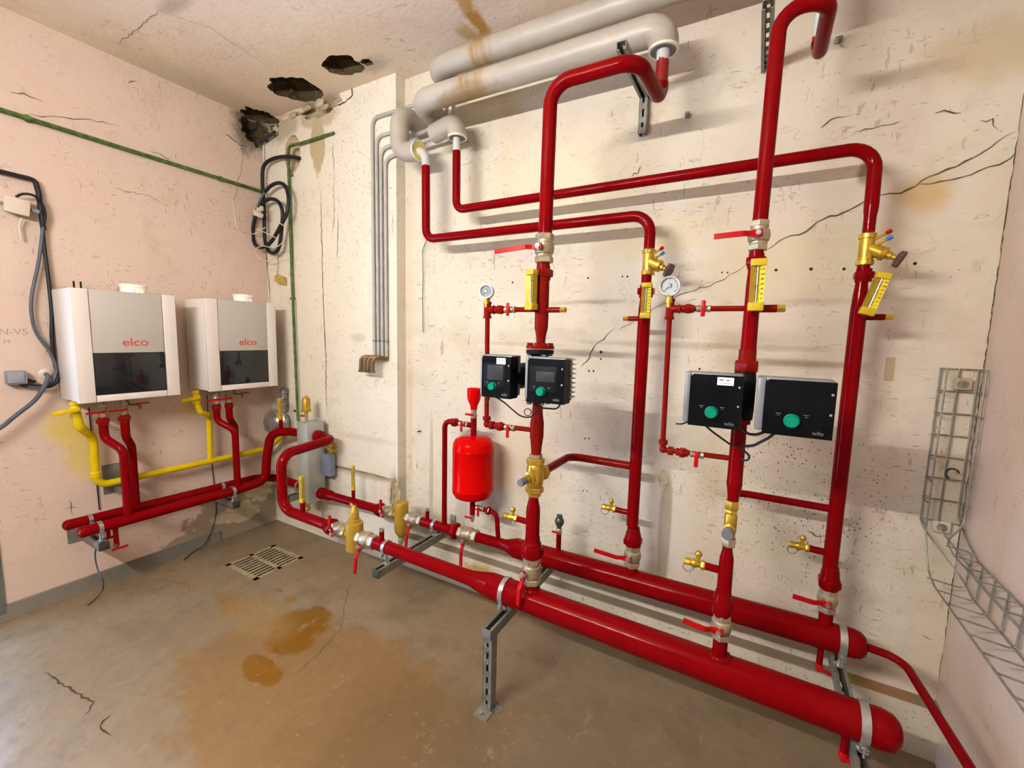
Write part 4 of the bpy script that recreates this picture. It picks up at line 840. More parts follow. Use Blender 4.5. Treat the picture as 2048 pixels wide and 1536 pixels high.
MB().lathe((XRA-0.007, HB, 0.60), UZ, [(0, 0.027), (0.012, 0.032), (0.020, 0.040), (0.045, 0.042), (0.06, 0.0405), (0.068, 0.036), (0.076, 0.036), (0.082, 0.031), (0.10, 0.030)], 6+18).hexn((XRA-0.007, HB, 0.637), UZ, 0.030, 0.046).build('union_nut', 'red_paint', t)
col('lower_stub', 'red_paint', t, XRA-0.006, HB, [(0.535, 0.027), (0.45, 0.027)])
ball_valve('lever_valve', 'silver ball valve with red lever hanging down in front of the large header', (XRA-0.006, HB, 0.560), (0, 0, 1), 0.0285, (-0.25, -1, 0), (0.0, -0.1, -1), 0.115, group='lever valves on the risers')

t = thing('return_riser', 'dark red riser just left of the right gauge, standing on the wall-side header', 'pipe', (XRB, HR, 0.66))
col('pipe', 'red_paint', t, XRB-0.004, HR, [(1.765, 0.0205), (1.72, 0.0205), (1.655, 0.022), (1.62, 0.0255), (1.35, 0.026), (0.68, 0.0255)])
u = MB(); union(u, V(XRB-0.003, HR, 1.695), V(0, 0, 1), 0.0205); u.build('union_nut', 'red_paint', t)
MB().lathe((XRB+0.003, HR, 0.575), UZ, [(0, 0.024), (0.012, 0.029), (0.020, 0.036), (0.042, 0.038), (0.056, 0.036), (0.064, 0.032), (0.074, 0.032), (0.08, 0.028), (0.10, 0.026)], 24).hexn((XRB+0.003, HR, 0.610), UZ, 0.028, 0.042).build('union_nut', 'red_paint', t)
t = thing('header_stub', 'short red stub with silver valve body seat on the wall-side header, left one', 'pipe', (XRB, HR, 0.45))
col('pipe', 'red_paint', t, XRB+0.006, HR, [(0.512, 0.025), (0.44, 0.025)])
ball_valve('lever_valve', 'silver valve with red lever pointing left, below the brass balancing valve near the right gauge', (XRB+0.005, HR, 0.545), (0, 0, 1), 0.0265, (-0.15, -1, 0), (-1, 0, 0.06), 0.145, group='lever valves on the risers')
t = thing('return_pipe', 'red pipe from the lower insulated elbow, running right to the riser beside the right gauge', 'pipe', (-1.6, HR, 2.0))
MB().tube([(XRB, HR, 1.868), (XRB, HR, 2.003), (-1.600, HR, 2.003), (-1.603, HR, 2.38)], 0.0222, [0.075, 0.055], 20).build('pipe', 'red_paint', t)
MB().tube([(-1.603, HR, 2.378), (-1.605, HR, 2.452), (-1.69, 1.862, 2.466)], 0.0222, [0.055], 20).build('primed_end', 'red_to_primer_hot', t, 'pale primed upper end')

t = thing('supply_riser', 'dark red riser pipe above the right double pump, bending over at the top edge', 'pipe', (XRC, HB, 1.85))
MB().tube([(-0.0215, HB, 1.84), (-0.0155, HB, 2.412), (0.100, HB, 2.412), (0.100, 1.78, 2.405), (0.096, 1.78, 2.46)], 0.0205, [0.07, 0.06, 0.05], 20).build('pipe', 'red_paint', t)
MB().cyl((0.096, 1.78, 2.455), (0.096, 1.78, 2.64), 0.019, 18).build('primed_end', 'red_to_primer_far', t, 'pale primed upper end')
ball_valve('lever_valve', 'silver valve with red lever pointing left, high above the right pump', (-0.0215, HB, 1.808), (0, 0, 1), 0.0215, (0, -1, 0), (-1, 0, -0.03), 0.115, group='lever valves on the risers')
t = thing('pump_riser_section', 'dark red pipe with square union nut standing on the right double pump', 'pipe', (XRC, HB, 1.41))
col('pipe', 'red_paint', t, XRC+0.003, HB, [(1.775, 0.019), (1.70, 0.019), (1.67, 0.0205), (1.56, 0.0212), (1.47, 0.0222), (1.43, 0.0225)])
u = MB(); union(u, V(XRC+0.004, HB, 1.735), V(0, 0, 1), 0.0172); u.build('union_nut', 'red_paint', t)
MB().hexn((XRC+0.002, HB, 1.425), UZ, 0.034, 0.036).cyl((XRC+0.002, HB, 1.44), (XRC+0.002, HB, 1.475), 0.0245, 18).build('pump_nut', 'red_oxide', t)
t = thing('pump_riser_section', 'dark red pipe under the right double pump, down to the slim brass mixing valve', 'pipe', (XRC, HB, 1.0))
col('pipe', 'red_paint', t, XRC-0.004, HB, [(1.33, 0.0215), (1.10, 0.022), (1.062, 0.0222), (1.058, 0.0232), (1.050, 0.0222), (1.03, 0.019), (1.01, 0.0165), (0.995, 0.0165)])
MB().hexn((XRC-0.004, HB, 1.262), UZ, 0.028, 0.034).build('pump_nut', 'red_oxide', t)
t = thing('header_riser', 'dark red riser with union nut between the front header and the slim brass mixing valve', 'pipe', (XRC, HB, 0.48))
col('pipe', 'red_paint', t, XRC-0.008, HB, [(0.852, 0.0145), (0.835, 0.015), (0.81, 0.0205), (0.795, 0.0215), (0.70, 0.022), (0.66, 0.0225)])
MB().lathe((XRC-0.009, HB, 0.605), UZ, [(0, 0.022), (0.010, 0.027), (0.018, 0.030), (0.055, 0.031), (0.064, 0.029), (0.072, 0.026), (0.09, 0.0235)], 24).build('union_nut', 'red_paint', t)
col('lower_stub', 'red_paint', t, XRC-0.006, HB, [(0.545, 0.0225), (0.45, 0.0225)])
ball_valve('lever_valve', 'silver ball valve with red lever pointing left, low above the large front header', (XRC-0.007, HB, 0.577), (0, 0, 1), 0.0225, (-0.1, -1, 0), (-1, 0, 0.10), 0.105, group='lever valves on the risers')

t = thing('return_riser', 'dark red riser pipe farthest right, standing on the wall-side header', 'pipe', (XRD, HR, 0.66))
col('pipe', 'red_paint', t, XRD-0.003, HR, [(1.775, 0.0175), (1.70, 0.0175), (1.66, 0.021), (1.60, 0.0235), (1.30, 0.0238), (0.69, 0.0235)])
u = MB(); union(u, V(XRD, HR, 1.728), V(0, 0, 1), 0.0175); u.build('union_nut', 'red_paint', t)
MB().lathe((XRD, HR, 0.60), UZ, [(0, 0.022), (0.012, 0.026), (0.020, 0.032), (0.042, 0.034), (0.056, 0.032), (0.064, 0.029), (0.074, 0.029), (0.10, 0.024)], 24).hexn((XRD, HR, 0.640), UZ, 0.026, 0.0385).build('union_nut', 'red_paint', t)
t = thing('header_stub', 'short red stub on the wall-side header below the farthest right riser', 'pipe', (XRD, HR, 0.45))
col('pipe', 'red_paint', t, XRD+0.001, HR, [(0.545, 0.0225), (0.45, 0.0225)])
ball_valve('lever_valve', 'silver ball valve with red lever pointing left, at the foot of the farthest right riser', (XRD, HR, 0.575), (0, 0, 1), 0.0235, (-0.1, -1, 0), (-1, 0, 0.06), 0.105, group='lever valves on the risers')
t = thing('return_pipe', 'long red pipe from the ball-shaped insulated elbow, running right to the farthest riser', 'pipe', (-1.4, HR, 2.135))
MB().tube([(XRD, HR, 1.955), (XRD-0.003, HR, 2.140), (-1.400, HR, 2.133), (-1.402, HR, 2.42)], 0.0205, [0.075, 0.045], 20).build('pipe', 'red_paint', t)
col('reducer', 'red_paint', t, XRD, HR, [(1.962, 0.0205), (1.94, 0.020), (1.915, 0.0172), (1.868, 0.0172)])
MB().cyl((-1.402, HR, 2.415), (-1.403, HR, 2.56), 0.0185, 18).build('primed_end', 'red_to_primer_return', t, 'pale primed upper end')

# drain cocks
drain_cock('brass drain cock with ring on a red stub, below the chunky mixing valve', (XRA-0.03, HB, 0.757), (-1, 0, 0.02), 0.048)
drain_cock('brass drain cock with ring on a red stub, between the two mixing valves', (XRB-0.022, HR, 0.735), (-1, 0, 0.02), 0.058)
drain_cock('brass drain cock with ring on a red stub, below the slim mixing valve', (XRC-0.027, HB, 0.762), (-1, 0, 0.02), 0.042)
drain_cock('brass drain cock with ring on a red stub, farthest right of the four', (XRD-0.02, HR, 0.748), (-1, 0, 0.02), 0.050)
for p, lab in (((0.288, HR, 0.39), 'small red drain tap under the wall-side header at its right end'), ((0.312, HB, 0.375), 'small red drain tap under the large front header at its right end')):
    t = thing('drain_tap', lab, 'drain tap', (p[0], p[1], p[2]-0.11))
    MB().cyl(p, (p[0], p[1], p[2]-0.075), 0.0105, 12).build('stub', 'red_paint', t)
    MB().lathe((p[0], p[1], p[2]-0.07), (0, 0, -1), [(0, 0.010), (0.006, 0.013), (0.02, 0.013), (0.026, 0.008), (0.03, 0.008)], 12).build('tap_body', 'lever_red', t)
    MB().box((p[0]+0.018, p[1]-0.012, p[2]-0.088), (0.052, 0.012, 0.010), Matrix.Rotation(0.3, 3, 'Y'), 0.003).build('tap_handle', 'lever_red', t)
t = thing('header_air_vent', 'dark green float air vent with small cock on the wall-side header', 'air vent', (-0.767, HR, ZR(-0.767)+RR))
MB().cyl((-0.767, HR, 0.46), (-0.767, HR, 0.555), 0.0125, 12).build('stub', 'red_paint', t)
MB().lathe((-0.767, HR, 0.553), UZ, [(0, 0.012), (0.006, 0.014), (0.026, 0.014), (0.03, 0.011)], 10).build('cock', 'nickel', t)
MB().box((-0.775, HR-0.018, 0.566), (0.045, 0.006, 0.010), None, 0.002).build('cock_handle', 'lever_red', t)
MB().lathe((-0.767, HR, 0.582), UZ, [(0, 0.011), (0.01, 0.012), (0.022, 0.020), (0.035, 0.023), (0.046, 0.020), (0.054, 0.014), (0.058, 0.015), (0.066, 0.014), (0.066, 0.006)], 18).build('vent_body', 'vent_green', t)

# mixing valves and bypass pipes
p = V(XRA-0.005, HB, 0.955)
t = thing('mixing_valve', 'chunky brass three-way mixing valve with grey cap under the left pump', 'mixing valve', p+V(0, 0, -0.09))
MB().lathe(p, UZ, [(-0.055, 0.026), (-0.04, 0.032), (-0.02, 0.034), (0.02, 0.034), (0.04, 0.032), (0.05, 0.026)], 22).build('body', 'brass', t)
for s in (-1, 1):
    MB().hexn(p+V(0, 0, s*0.058), UZ, 0.024, 0.036).build('union_nut', 'brass', t)
    MB().hexn(p+V(0, 0, s*0.078), UZ, 0.016, 0.026).build('tail_piece', 'nickel' if s > 0 else 'brass', t)
MB().lathe(p, (0.1, 1, -0.05), [(0.01, 0.026), (0.045, 0.027), (0.047, 0.032), (0.066, 0.032), (0.07, 0.024)], 8).build('branch_nut', 'brass', t)
st = V(-0.18, -1, -0.10).normalized()
MB().lathe(p, st, [(0.0, 0.024), (0.038, 0.024), (0.04, 0.017), (0.062, 0.015)], 16).build('bonnet', 'brass', t)
MB().lathe(p, st, [(0.060, 0.011), (0.072, 0.011), (0.073, 0.0145), (0.094, 0.0145), (0.097, 0.012)], 18).build('cap', 'cap_grey', t)
t = thing('bypass_pipe', 'bent red pipe from the chunky mixing valve across to the riser beside the right gauge', 'pipe', (-0.6, HR, 0.945))
MB().tube([p+V(0.006, 0.06, -0.002), (-0.725, HR, 0.946), (XRB-0.01, HR, 0.946)], 0.0175, 0.055, 16).build('pipe', 'red_oxide', t)
p = V(XRC-0.006, HB, 0.925)
t = thing('mixing_valve', 'slim brass three-way mixing valve with grey cap under the right pump', 'mixing valve', p+V(0, 0, -0.08))
MB().lathe(p, UZ, [(-0.05, 0.012), (-0.035, 0.014), (-0.025, 0.019), (0.025, 0.019), (0.035, 0.014), (0.05, 0.012)], 18).build('body', 'brass', t)
for s in (-1, 1): MB().hexn(p+V(0, 0, s*0.062), UZ, 0.026, 0.022).build('union_nut', 'nickel' if s < 0 else 'brass_satin', t)
for s in (-1, 1): MB().hexn(p+V(0, 0, s*0.038), UZ, 0.014, 0.019).build('collar', 'brass', t)
MB().lathe(p+V(0, 0, -0.012), (-0.04, -1, 0), [(0.0, 0.018), (0.03, 0.018), (0.032, 0.014), (0.045, 0.014)], 16).build('bonnet', 'brass', t)
MB().lathe(p+V(0, 0, -0.012), (-0.04, -1, 0), [(0.042, 0.011), (0.052, 0.011), (0.053, 0.0175), (0.072, 0.0175), (0.076, 0.015)], 18).build('cap', 'cap_grey', t)
MB().lathe(p, (0, 1, 0), [(0.01, 0.016), (0.04, 0.018), (0.055, 0.018)], 8).build('branch_nut', 'brass', t)
t = thing('bypass_pipe', 'straight thin red pipe from the slim mixing valve across to the farthest right riser', 'pipe', (0.1, HR, 0.912))
MB().tube([p+V(0, 0.05, 0.0), (-0.033, HR, 0.912), (XRD-0.01, HR, 0.912)], 0.0135, 0.045, 14).build('pipe', 'red_paint', t)

# balancing valves
def balance(x, lab, s, capside=False):
    p = V(x, HR, 1.812)
    t = thing('balancing_valve', lab, 'balancing valve', p+V(0, 0, -0.06), 'brass balancing valves')
    MB().lathe(p, UZ, [(-0.052, 0.022*s), (-0.05, 0.027*s), (-0.036, 0.027*s), (-0.034, 0.023*s), (0.034, 0.023*s), (0.036, 0.027*s), (0.05, 0.027*s), (0.052, 0.022*s)], 20).build('body', 'brass', t)
    for q in (-1, 1): MB().hexn(p+V(0, 0, q*0.043), UZ, 0.016, 0.0285*s).build('end_hex', 'brass', t)
    d = V(0.80, -0.15, -0.42).normalized()
    MB().lathe(p+V(0.004, 0, 0.004), d, [(0.0, 0.022*s), (0.040, 0.022*s), (0.042, 0.026*s), (0.054, 0.024*s), (0.056, 0.014*s), (0.068, 0.014*s), (0.070, 0.009), (0.085, 0.009)], 14).build('bonnet', 'brass', t)
    hw = MB(); x1, y1 = perp(d); q0 = p+d*0.082+V(0.004, 0, 0.004); n = 30; vs = []; fs = []
    for j, (tt, k) in enumerate(((0, 0.5), (0.004, 0.95), (0.016, 1.0), (0.020, 0.85))):
        for i in range(n):
            a = 2*PI*i/n; r = 0.029*s*k*(1+0.09*math.cos(a*6)); vs.append(q0+d*tt+(x1*math.cos(a)+y1*math.sin(a))*r)
    for j in range(3):
        for i in range(n): fs.append((j*n+i, j*n+(i+1) % n, (j+1)*n+(i+1) % n, (j+1)*n+i))
    fs += [tuple(reversed(range(n))), tuple(range(3*n, 4*n))]
    hw.add(vs, fs).build('handwheel', 'handwheel_brown', t)
    for k, (zz, m, dx) in enumerate(((0.030, 'lever_red', 0.0), (0.010, 'blue_cap', 0.010))):
        e = V(0.85, -0.1, 0.50).normalized(); b = p+V(0.016+dx*0.4, -0.006, zz)
        pr = MB().lathe(b, e, [(0, 0.006), (0.018, 0.006), (0.019, 0.0045), (0.036, 0.0045)], 10).build('test_port', 'brass', t)
        MB().lathe(b, e, [(0.034, 0.005), (0.036, 0.0068), (0.048, 0.0068), (0.050, 0.005)], 10).build('port_cap', m, pr, 'red cap' if k == 0 else 'blue cap')
balance(XRB, 'gold brass balancing valve with brown handwheel, above and left of the right gauge', 1.0)
balance(XRD-0.001, 'dull brass balancing valve with brown handwheel, on the farthest right riser', 0.92)

# thermometers on the risers with their red sockets
def socket(lab, p, L, s, r=0.0105):
    t = thing('sensor_socket', lab, 'pipe stub', p, 'stubs with brass plugs on the risers')
    MB().cyl(p, V(p)+V(s*L, 0, 0), r, 14).build('stub', 'red_oxide', t)
    MB().hexn(V(p)+V(s*(L+0.010), 0, 0), PX, 0.022, r*1.05).build('plug', 'brass', t)
socket('red stub with brass plug, right of the riser above the left pump', (XRA+0.02, HB, 1.598), 0.058, 1)
socket('red stub with brass plug pointing left, below the right gauge thermometer', (XRB-0.02, HR, 1.583), 0.050, -1)
socket('red stub with brass plug, right of the riser above the right pump', (XRC+0.015, HB, 1.597), 0.053, 1, 0.0115)
socket('red stub with brass plug, right of the farthest right riser', (XRD+0.018, HR, 1.590), 0.050, 1)
for (x, y, lab) in ((XRA-0.012, HB, 'red socket of the thermometer above the left pump'), (XRB+0.004, HR, 'red socket of the thermometer beside the right gauge'), (XRC+0.004, HB, 'red socket of the thermometer above the right pump'), (XRD+0.006, HR, 'red socket of the tilted thermometer')):
    single(MB().cyl((x, y-0.015, 1.598), (x, y-0.045, 1.598), 0.0105, 12), 'thermometer_socket', 'red_oxide', lab, 'pipe stub', 'thermometer sockets')
thermometer('scale_thermometer', 'yellow scale thermometer half behind the riser above the left pump', (-0.7403, 1.4520, 1.5951), (0.0, 0.0, 1), 0.146, (-0.35, -1, 0), 0.036)
thermometer('scale_thermometer', 'yellow scale thermometer upright beside the right gauge', (-0.4055, 1.8120, 1.5812), (0.0, 0, 1), 0.142, (0.12, -1, 0), 0.036)
thermometer('scale_thermometer', 'yellow scale thermometer upright on the riser above the right pump', (-0.0143, 1.4450, 1.5869), (-0.01, 0, 1), 0.146, (0.05, -1, 0), 0.036)
thermometer('scale_thermometer', 'yellow scale thermometer tilted to the right on the farthest right riser', (0.2983, 1.8120, 1.5943), (0.27, 0, 1), 0.138, (0.05, -1, 0), 0.036)

# gauge branches
def gauge_branch(lab, xg, xr, zt, zb, r, gx=0.0):
    t = thing('gauge_pipe', lab, 'pipe', (xg, HB, zb), 'thin pipes of the gauges')
    MB().tube([(xg, HB, zt+0.045), (xg, HB, zt), (xg+0.005, HB, zb+0.02), (xg+0.006, HB, zb), (xr-0.02, HB, zb+0.004)], r, [0, 0, 0.022], 14).build('pipe', 'red_oxide', t)
    MB().cyl((xg, HB, zt-0.03), (xg, HB, zt+0.028), r*1.5, 14).cyl((xg, HB, zt-0.034), (xg, HB, zt-0.026), r*1.75, 14).cyl((xg, HB, zt+0.024), (xg, HB, zt+0.032), r*1.75, 14).cyl((xg, HB, zt), (xg+0.032, HB, zt), r*1.5, 14).cyl((xg+0.027, HB, zt), (xg+0.034, HB, zt), r*1.75, 14).build('tee', 'red_oxide', t)
    MB().cyl((xg, HB, zt), (xr-0.015, HB, zt), r, 12).build('branch', 'red_oxide', t)
    MB().cyl((xg+0.006, HB, zb+0.018), (xg+0.006, HB, zb+0.034), r*1.7, 14).ball((xg+0.008, HB, zb+0.002), r*1.55, 12, 8).cyl((xg+0.024, HB, zb), (xg+0.040, HB, zb), r*1.7, 14).build('elbow', 'red_oxide', t)
    for z, f in ((zt, 0.0), (zb, 0.012)):
        L = (xr-xg)
        MB().hexn((xg+f+L*0.245, HB, z), PX, L*0.075, r*2.0).cyl((xg+f+L*0.16, HB, z), (xg+f+L*0.21, HB, z), r*1.5, 12).cyl((xg+f+L*0.28, HB, z), (xg+f+L*0.32, HB, z), r*1.5, 12).build('union_nut', 'red_oxide', t)
        mini_valve(t, (xg+f+L*0.44, HB, z), (1, 0, 0), r*1.05, (0, -1, 0), (0, 0, -1) if z == zb else (0, 0, -0.01))
gauge_branch('thin rust red pipe loop with the left gauge, beside the left pump', -0.962, XRA, 1.600, 1.130, 0.0098)
gauge_branch('thin red pipe loop with the right gauge, beside the right pump', -0.258, XRC, 1.598, 1.130, 0.0085)
gauge('pressure_gauge', 'small round pressure gauge on the left red pipe loop', (-0.962, HB-0.008, 1.672), (0.25, -1, 0.05), 0.0285, -2.3, 'dial_grey')
gauge('pressure_gauge', 'round white pressure gauge on the right red pipe loop', (-0.261, HB-0.008, 1.669), (0.10, -1, 0.03), 0.0325, -2.4, 'dial_white')

# ---------------------------------------------------------------- twin pumps
def module(t, x0, x1, z0, z1, yf, strip, sticker, fins, disp, knob, dep=0.075):
    m = MB().span((x0, yf+0.008, z0), (x1-0.002, yf+dep, z1), 0.004).build('control_module', 'module_grey', t)
    MB().span((x0, yf+0.002, z0+0.002), (x0+strip, yf+0.012, z1-0.001), 0.003).build('grey_trim', 'module_grey', m)
    c0 = x0+strip; ins = 0.012
    poly = [(c0, z0-0.006), (x1, z0-0.006), (x1, z1-0.004), (c0+0.008, z1-0.004), (c0, z1-0.012)]
    MB().prism([V(x, yf-0.004, z) for x, z in poly], (0, 0.055, 0)).build('front_cover', 'black_plastic', m, smooth=False)
    w = x1-c0; h = z1-z0
    if disp: MB().span((c0+w*disp[0], yf-0.0055, z0+h*disp[2]), (c0+w*disp[1], yf-0.003, z0+h*disp[3]), 0.001).build('display', 'display_grey', m)
    if disp: MB().span((c0+w*0.07, yf-0.0048, z0+h*0.22), (c0+w*0.80, yf-0.003, z0+h*0.80), 0.001).build('display_frame', 'dark_plastic', m)
    k = V(c0+w*knob[0], yf-0.004, z0+h*knob[1]); r = knob[2]
    MB().lathe(k, (0, -1, 0), [(-0.002, r*1.12), (0.002, r*1.12), (0.003, r), (0.015, r*0.97), (0.0165, r*0.90)], 30).build('green_knob', 'knob_green', m, 'round green knob')
    for sz in (0.40, 0.76): MB().lathe((x1-0.008, yf-0.003, z0+h*sz), (0, -1, 0), [(0, 0.0032), (0.003, 0.0032), (0.0035, 0.002)], 8).build('screw', 'zinc', m)
    for sz in (0.08, 0.93): MB().lathe((x0+strip*0.5, yf+0.003, z0+h*sz), (0, -1, 0), [(0, 0.0038), (0.0015, 0.0036)], 10).build('screw_plug', 'module_grey', m)
    text('wilo', 0.0145, (x1-w*0.20, yf-0.0042, z0+h*0.055), ROT_NY, 'logo_grey', 'logo', m, 0.0003, 1.0, 0.0002)
    for q in (-1, 1): MB().span((k.x+q*w*0.20-0.006, yf-0.0056, k.z+r*1.0), (k.x+q*w*0.20+0.006, yf-0.0045, k.z+r*1.0+0.0018)).span((k.x+q*w*0.20-0.003, yf-0.0056, k.z+r*1.0-0.005), (k.x+q*w*0.20+0.003, yf-0.0045, k.z+r*1.0-0.0035)).build('key_print', 'logo_grey', m, smooth=False)
    if sticker:
        st = MB().span((x1-w*0.48, yf-0.006, z1-0.031), (x1-w*0.17, yf-0.0042, z1-0.009), 0.0004).build('sticker', 'sticker_white', m, 'white sticker')
        pm = MB()
        for a, b in ((0.44, 0.36), (0.31, 0.25)): pm.span((x1-w*a, yf-0.0064, z1-0.0175), (x1-w*b, yf-0.0058, z1-0.0150))
        for k2 in range(7): pm.span((x1-w*(0.45-k2*0.034), yf-0.0064, z1-0.0262), (x1-w*(0.45-k2*0.034-0.022), yf-0.0058, z1-0.0250))
        pm.build('sticker_print', 'ink_black', m, smooth=False)
    if fins:
        for k2 in range(9):
            z = z0+0.012+k2*(h-0.02)/8
            MB().prism([V(x1-0.002, yf+0.045, z), V(x1+0.012, yf+0.05, z+0.002), V(x1-0.002, yf+0.045, z+0.006)], (0, 0.03, 0)).build('cooling_fin', 'module_grey', m, smooth=False)
    for k2 in range(5): MB().cyl((x0+0.03+k2*(x1-x0-0.05)/4, yf+0.03, z0-0.010), (x0+0.03+k2*(x1-x0-0.05)/4, yf+0.03, z0+0.002), 0.008, 10).build('cable_gland', 'black_plastic', m)
    return m
t = thing('twin_pump', 'left double circulation pump with two black control heads and green knobs', 'pump', (XRA, HB, 1.25), 'double circulation pumps')
MB().lathe((XRA, HB, 1.25), UZ, [(0, 0.050), (0.012, 0.050), (0.014, 0.032), (0.05, 0.034), (0.15, 0.034), (0.18, 0.032), (0.184, 0.053), (0.198, 0.053)], 28).build('pipe_body', 'dark_plastic', t)
for s in (-1, 1):
    MB().lathe((XRA-0.012+s*0.062, HB-0.005, 1.345), (0, -1, 0), [(-0.06, 0.040), (-0.05, 0.050), (0.02, 0.050), (0.03, 0.047), (0.11, 0.046)], 24).build('motor', 'dark_plastic', t)
for k in range(4):
    a = PI/4+k*PI/2; MB().hexn((XRA+0.041*math.cos(a), HB+0.041*math.sin(a), 1.430), UZ, 0.010, 0.010).build('flange_bolt', 'galvanised', t)
    MB().hexn((XRA+0.038*math.cos(a), HB+0.038*math.sin(a), 1.244), UZ, 0.010, 0.010).build('flange_bolt', 'galvanised', t)
module(t, -0.884, -0.752, 1.280, 1.428, 1.335, 0.011, True, False, (0.20, 0.74, 0.40, 0.76), (0.40, 0.24, 0.0135))
module(t, -0.698, -0.548, 1.280, 1.428, 1.335, 0.013, False, True, (0.24, 0.74, 0.45, 0.68), (0.40, 0.22, 0.0145))
t = thing('twin_pump', 'right double circulation pump with two black control heads and green knobs', 'pump', (XRC, HB, 1.25), 'double circulation pumps')
MB().lathe((XRC, HB, 1.262), UZ, [(0, 0.030), (0.03, 0.032), (0.12, 0.032), (0.145, 0.029)], 28).build('pipe_body', 'dark_plastic', t)
for s in (-1, 1):
    MB().lathe((XRC+0.03+s*0.085, HB-0.005, 1.335), (0, -1, 0), [(-0.06, 0.045), (-0.05, 0.060), (0.02, 0.060), (0.03, 0.055), (0.11, 0.052)], 24).build('motor', 'dark_plastic', t)
module(t, -0.176, -0.026, 1.262, 1.408, 1.335, 0.016, True, False, None, (0.45, 0.25, 0.0155))
module(t, 0.008, 0.181, 1.262, 1.406, 1.335, 0.019, False, False, None, (0.42, 0.24, 0.0165))
# cables of the pumps
cabl = lambda pts, r, lab, mat='cable_black': single(MB().sweep(round_path(pts, 0.06, 8), r, 8), 'pump_cable', mat, lab, 'cable', 'thin cables of the pumps')
cabl([(-0.84, 1.365, 1.275), (-0.80, 1.37, 1.255), (-0.74, 1.39, 1.205), (-0.705, 1.41, 1.20), (-0.68, 1.42, 1.235), (-0.655, 1.38, 1.27)], 0.003, 'thin black cable looping between the heads of the left pump')
single(MB().ring((-0.715, 1.40, 1.222), (0.3, -1, 0), 0.013, 0.0018, 20, 6), 'cable_loop', 'cable_black', 'small black cable loop under the left pump', 'cable')
cabl([(-0.86, 1.365, 1.275), (-0.862, 1.37, 1.255), (-0.90, 1.40, 1.235)], 0.0025, 'short black cable end under the left head of the left pump')
cabl([(-0.57, 1.365, 1.275), (-0.60, 1.40, 1.245), (-0.68, 1.43, 1.238)], 0.003, 'thin black cable under the right head of the left pump')
cabl([(-0.12, 1.365, 1.258), (-0.10, 1.365, 1.24), (-0.05, 1.40, 1.20), (-0.015, 1.42, 1.185), (0.005, 1.43, 1.165), (0.0, 1.43, 1.150), (-0.02, 1.43, 1.152)], 0.003, 'thin black cable hanging in a loop under the right pump')
cabl([(0.035, 1.365, 1.255), (0.02, 1.375, 1.242), (-0.005, 1.40, 1.235), (-0.02, 1.45, 1.24)], 0.004, 'short black cable from the right head of the right pump')
cabl([(0.06, 1.365, 1.255), (0.045, 1.38, 1.235), (0.01, 1.40, 1.203), (-0.015, 1.42, 1.195)], 0.0042, 'black cable slanting down under the right head of the right pump')
cabl([(-0.165, 1.365, 1.258), (-0.178, 1.37, 1.248), (-0.20, 1.40, 1.242)], 0.0025, 'short black cable end under the left head of the right pump')

# ---------------------------------------------------------------- expansion tank with its pipes
XT = -1.273
t = thing('expansion_tank', 'bright red cylindrical tank hanging by the wall', 'tank', (XT, HR, 0.63))
MB().lathe((XT, HR, 0.628), UZ, [(0, 0.04), (0.004, 0.075), (0.015, 0.097), (0.035, 0.108), (0.055, 0.109), (0.057, 0.1105), (0.060, 0.109), (0.268, 0.109), (0.271, 0.1105), (0.274, 0.109), (0.30, 0.107), (0.322, 0.095), (0.336, 0.07), (0.342, 0.03), (0.343, 0)], 40).build('shell', 'tank_red', t)
for a in (-0.05, 3.3): MB().box((XT+0.11*math.cos(a), HR+0.11*math.sin(a), 0.88), (0.006, 0.012, 0.015), Matrix.Rotation(a, 3, 'Z'), 0.001).build('lug', 'tank_red', t)
MB().cyl((XT, HR, 0.965), (XT, HR, 1.065), 0.0165, 16).build('neck', 'red_paint', t)
t = thing('tank_funnel', 'bright red filling cup with cock above the red tank', 'funnel', (XT, HR, 1.06))
MB().lathe((XT, HR, 1.06), UZ, [(0, 0.015), (0.006, 0.018), (0.022, 0.018), (0.028, 0.014), (0.045, 0.017), (0.05, 0.017)], 12).build('cock_body', 'nickel', t)
MB().lathe((XT, HR, 1.108), UZ, [(0, 0.017), (0.02, 0.019), (0.05, 0.032), (0.068, 0.036), (0.10, 0.037), (0.112, 0.036), (0.112, 0.032), (0.07, 0.030), (0.03, 0.018)], 28).build('cup', 'tank_red', t)
MB().box((XT-0.012, HR-0.022, 1.083), (0.055, 0.006, 0.012), None, 0.002).build('cock_handle', 'lever_red', t)
t = thing('tank_riser', 'thin red pipe rising from the wall-side pipe to the neck of the red tank', 'pipe', (-1.46, HR, 0.43))
MB().tube([PR(-1.462), (-1.464, HR, 1.028), (XT-0.015, HR, 1.022)], 0.0145, 0.04, 16).build('pipe', 'red_paint', t)
MB().hexn((-1.395, HR, 1.025), PX, 0.025, 0.024).cyl((-1.42, HR, 1.026), (-1.405, HR, 1.026), 0.018, 14).build('union_nut', 'red_oxide', t)
mini_valve(t, (-1.335, HR, 1.023), (1, 0, 0), 0.0125, (0, -1, 0), (0, 0, -1))
t = thing('tank_drain_line', 'thin red pipe with cocks from under the red tank down to the header', 'pipe', (-1.2, HR, 0.52))
MB().tube([(XT, HR, 0.632), (XT, HR, 0.535)], 0.0145, 0, 14).build('drop', 'red_paint', t)
MB().lathe((XT, HR, 0.54), (0, 0, -1), [(0, 0.012), (0.01, 0.014), (0.025, 0.014), (0.032, 0.009), (0.045, 0.009)], 10).build('drain_tap', 'nickel', t)
MB().box((XT-0.018, HR-0.015, 0.520), (0.045, 0.006, 0.010), None, 0.002).build('tap_handle', 'lever_red', t)
MB().tube([(XT, HR, 0.578), (-1.12, HR, 0.578), (-1.105, HR, 0.42)], 0.0125, 0.035, 14).build('pipe', 'red_paint', t)
